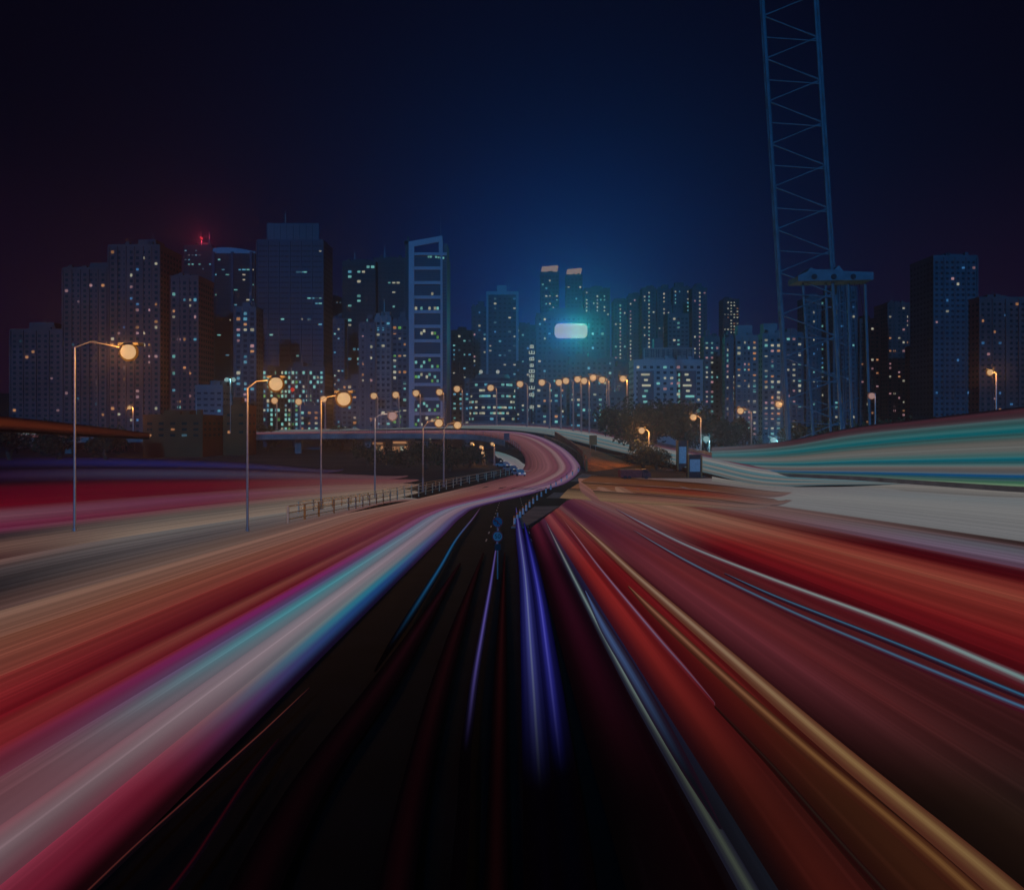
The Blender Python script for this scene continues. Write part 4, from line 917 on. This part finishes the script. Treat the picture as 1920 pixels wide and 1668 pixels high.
# ------------------------------------------------------------------ trees
def tree(label, p, H, R, seed, cat='tree', name='tree', n=1500, group='trees beyond the junction', ls=.55, sq=.7):
    rnd = random.Random(seed); root = empty(name, p, rnd.uniform(0, 6), label, cat, group)
    m = MB(); m.tube([(0,0,0),(.1*R,0,H*.25),(0,.05*R,H*.5)], [R*.09, R*.07, R*.05], 8)
    blobs = []
    for i in range(11):
        a = rnd.uniform(0, 6.28); rr = R*rnd.uniform(.15, .72); z = H*rnd.uniform(.42, .86)
        c = Vector((rr*math.cos(a), rr*math.sin(a), z)); blobs.append((c, R*rnd.uniform(.26, .42)))
        m.tube([(0,0,H*.35), c*.6+Vector((0,0,H*.12)), c], [R*.035, R*.025, R*.01], 5)
    m.build('trunk', M_bark, root)
    f = MB()
    for _ in range(n):
        c, r = rnd.choice(blobs); d = Vector((rnd.gauss(0,1), rnd.gauss(0,1), rnd.gauss(0,1)*sq)).normalized()*r*rnd.uniform(.6, 1.15)
        q = c+d; u = Vector((rnd.gauss(0,1), rnd.gauss(0,1), rnd.gauss(0,1))).normalized()*ls*rnd.uniform(.6, 1.3); w = u.cross(Vector((rnd.gauss(0,1), rnd.gauss(0,1), rnd.gauss(0,1)))).normalized()*ls*.6
        b = len(f.v); f.v += [tuple(q-u), tuple(q+w), tuple(q+u), tuple(q-w)]; f.f.append((b, b+1, b+2, b+3))
    f.build('crown', M_leaf, root); return root
T = [(1180,860,300,22,14,'broad dark tree at the left of the clump beyond the junction'), (1225,858,305,25,16,'broad dark tree, tallest of the clump beyond the junction'), (1272,858,300,23,15,'round dark tree right of the tallest in the clump'), (1312,860,310,20,13,'dark tree behind the amber street lamp'), (1360,862,320,17,11,'small dark tree at the foot of the blue estate block'), (1395,862,290,14,8,'small round tree lit amber under the estate lamp'), (1206,858,245,8,7,'low bush glowing yellow under the low amber lamp'), (1232,860,240,7,7,'low bush glowing yellow right of the low amber lamp')]
for i, (x, yb_, Y, H, R, lb) in enumerate(T):
    p = U(x, 0, Y); p.z = 0; tree(lb, p, H, R, i+20, n=2300 if R > 10 else 1300, ls=.8 if R > 10 else .4)
for i, (x, Y, H, R, lb) in enumerate(((800,240,8,8,'broad low tree inside the bend at the left'), (845,235,7,7,'broad low tree inside the bend beside the sixth tall lamp'), (880,250,7,6,'small round tree next to the little lamps'), (745,250,6,7,'low shrubby tree left of the broad low ones'), (690,270,7,7,'dark tree under the left end of the flyover'))):
    p = U(x, 0, Y); p.z = 0; tree(lb, p, H, R, i+60, n=1500, ls=.45, group='trees inside the bend')
for i, (x, Y, H, R) in enumerate(((1500,260,14,10),(1560,270,15,11),(1640,265,14,11),(1720,255,15,12),(1820,250,15,12),(1910,245,16,13))):
    p = U(x, 0, Y); p.z = 0; tree('%s dark tree from the crane in the row behind the viaduct' % ORD[i], p, H, R, i+90, n=1800, ls=.7, group='trees behind the viaduct')
for i, (x, Y, H, R) in enumerate(((20,300,14,12),(110,305,15,12),(200,300,12,10),(500,400,14,10),(640,405,13,10))):
    p = U(x, 0, Y); p.z = 0; tree('%s dark tree from the left edge in the row by the slip road' % ORD[i], p, H, R, i+120, n=1500, ls=.7, group='trees by the slip road')
# lit shops under the flyover
for lb, x, y0, y1, w, Y in (('orange lit kiosk seen under the flyover, right one', 750, 851, 826, 30, 330), ('orange lit kiosk seen under the flyover, left one', 708, 847, 828, 22, 345)):
    p = U(x, 0, Y); p.z = 0; k = Y/F; r_ = empty('kiosk', p, 0, lb, 'kiosk', 'kiosks under the flyover'); zt = CZ-(y1-HZ)*k; zb = CZ-(y0-HZ)*k; w2 = w*k/2
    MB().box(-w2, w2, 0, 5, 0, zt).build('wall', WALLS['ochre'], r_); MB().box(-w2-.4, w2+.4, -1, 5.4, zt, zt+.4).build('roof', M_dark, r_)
    for i in range(4): link('lit_window', pane(w2*.4, (zt-zb)*.45, 'oowo'[i]), r_, (-w2+(i+.5)*w2/2, -.2, zb+(zt-zb)*.35))
    link('shop_sign', pane(w2*1.7, .9, 'o'), r_, (0, -.3, zt-.8))
# piers of the left flyover
for i, x in enumerate((-20, 130, 280, 430, 560, 690, 800)):
    p = U(x, 0, 372); o = MB().box(-1.6, 1.6, -1, 1, 0, 8.0).build('pier', M_conc, None, (p.x, 372, 0)); tag(o, '%s thick pier from the left under the far left flyover' % ORD[i], 'pier', 'thick piers under the far left flyover')

# ------------------------------------------------------------------ haze
HZD = 0.00055
if HZD:
    m = mat_new('night_haze'); t = m.node_tree; o = t.nodes.new('ShaderNodeOutputMaterial'); v = t.nodes.new('ShaderNodeVolumePrincipled')
    v.inputs['Density'].default_value = HZD; v.inputs['Anisotropy'].default_value = 0.8; v.inputs['Color'].default_value = (.72, .74, 1, 1)
    t.links.new(v.outputs[0], o.inputs['Volume'])
    m.cycles.homogeneous_volume = True if hasattr(m.cycles, 'homogeneous_volume') else None
    hz_ = MB().box(-1310, 1310, -70, 1510, -1.1, 260).build('haze', m); hz_['kind'] = 'stuff'
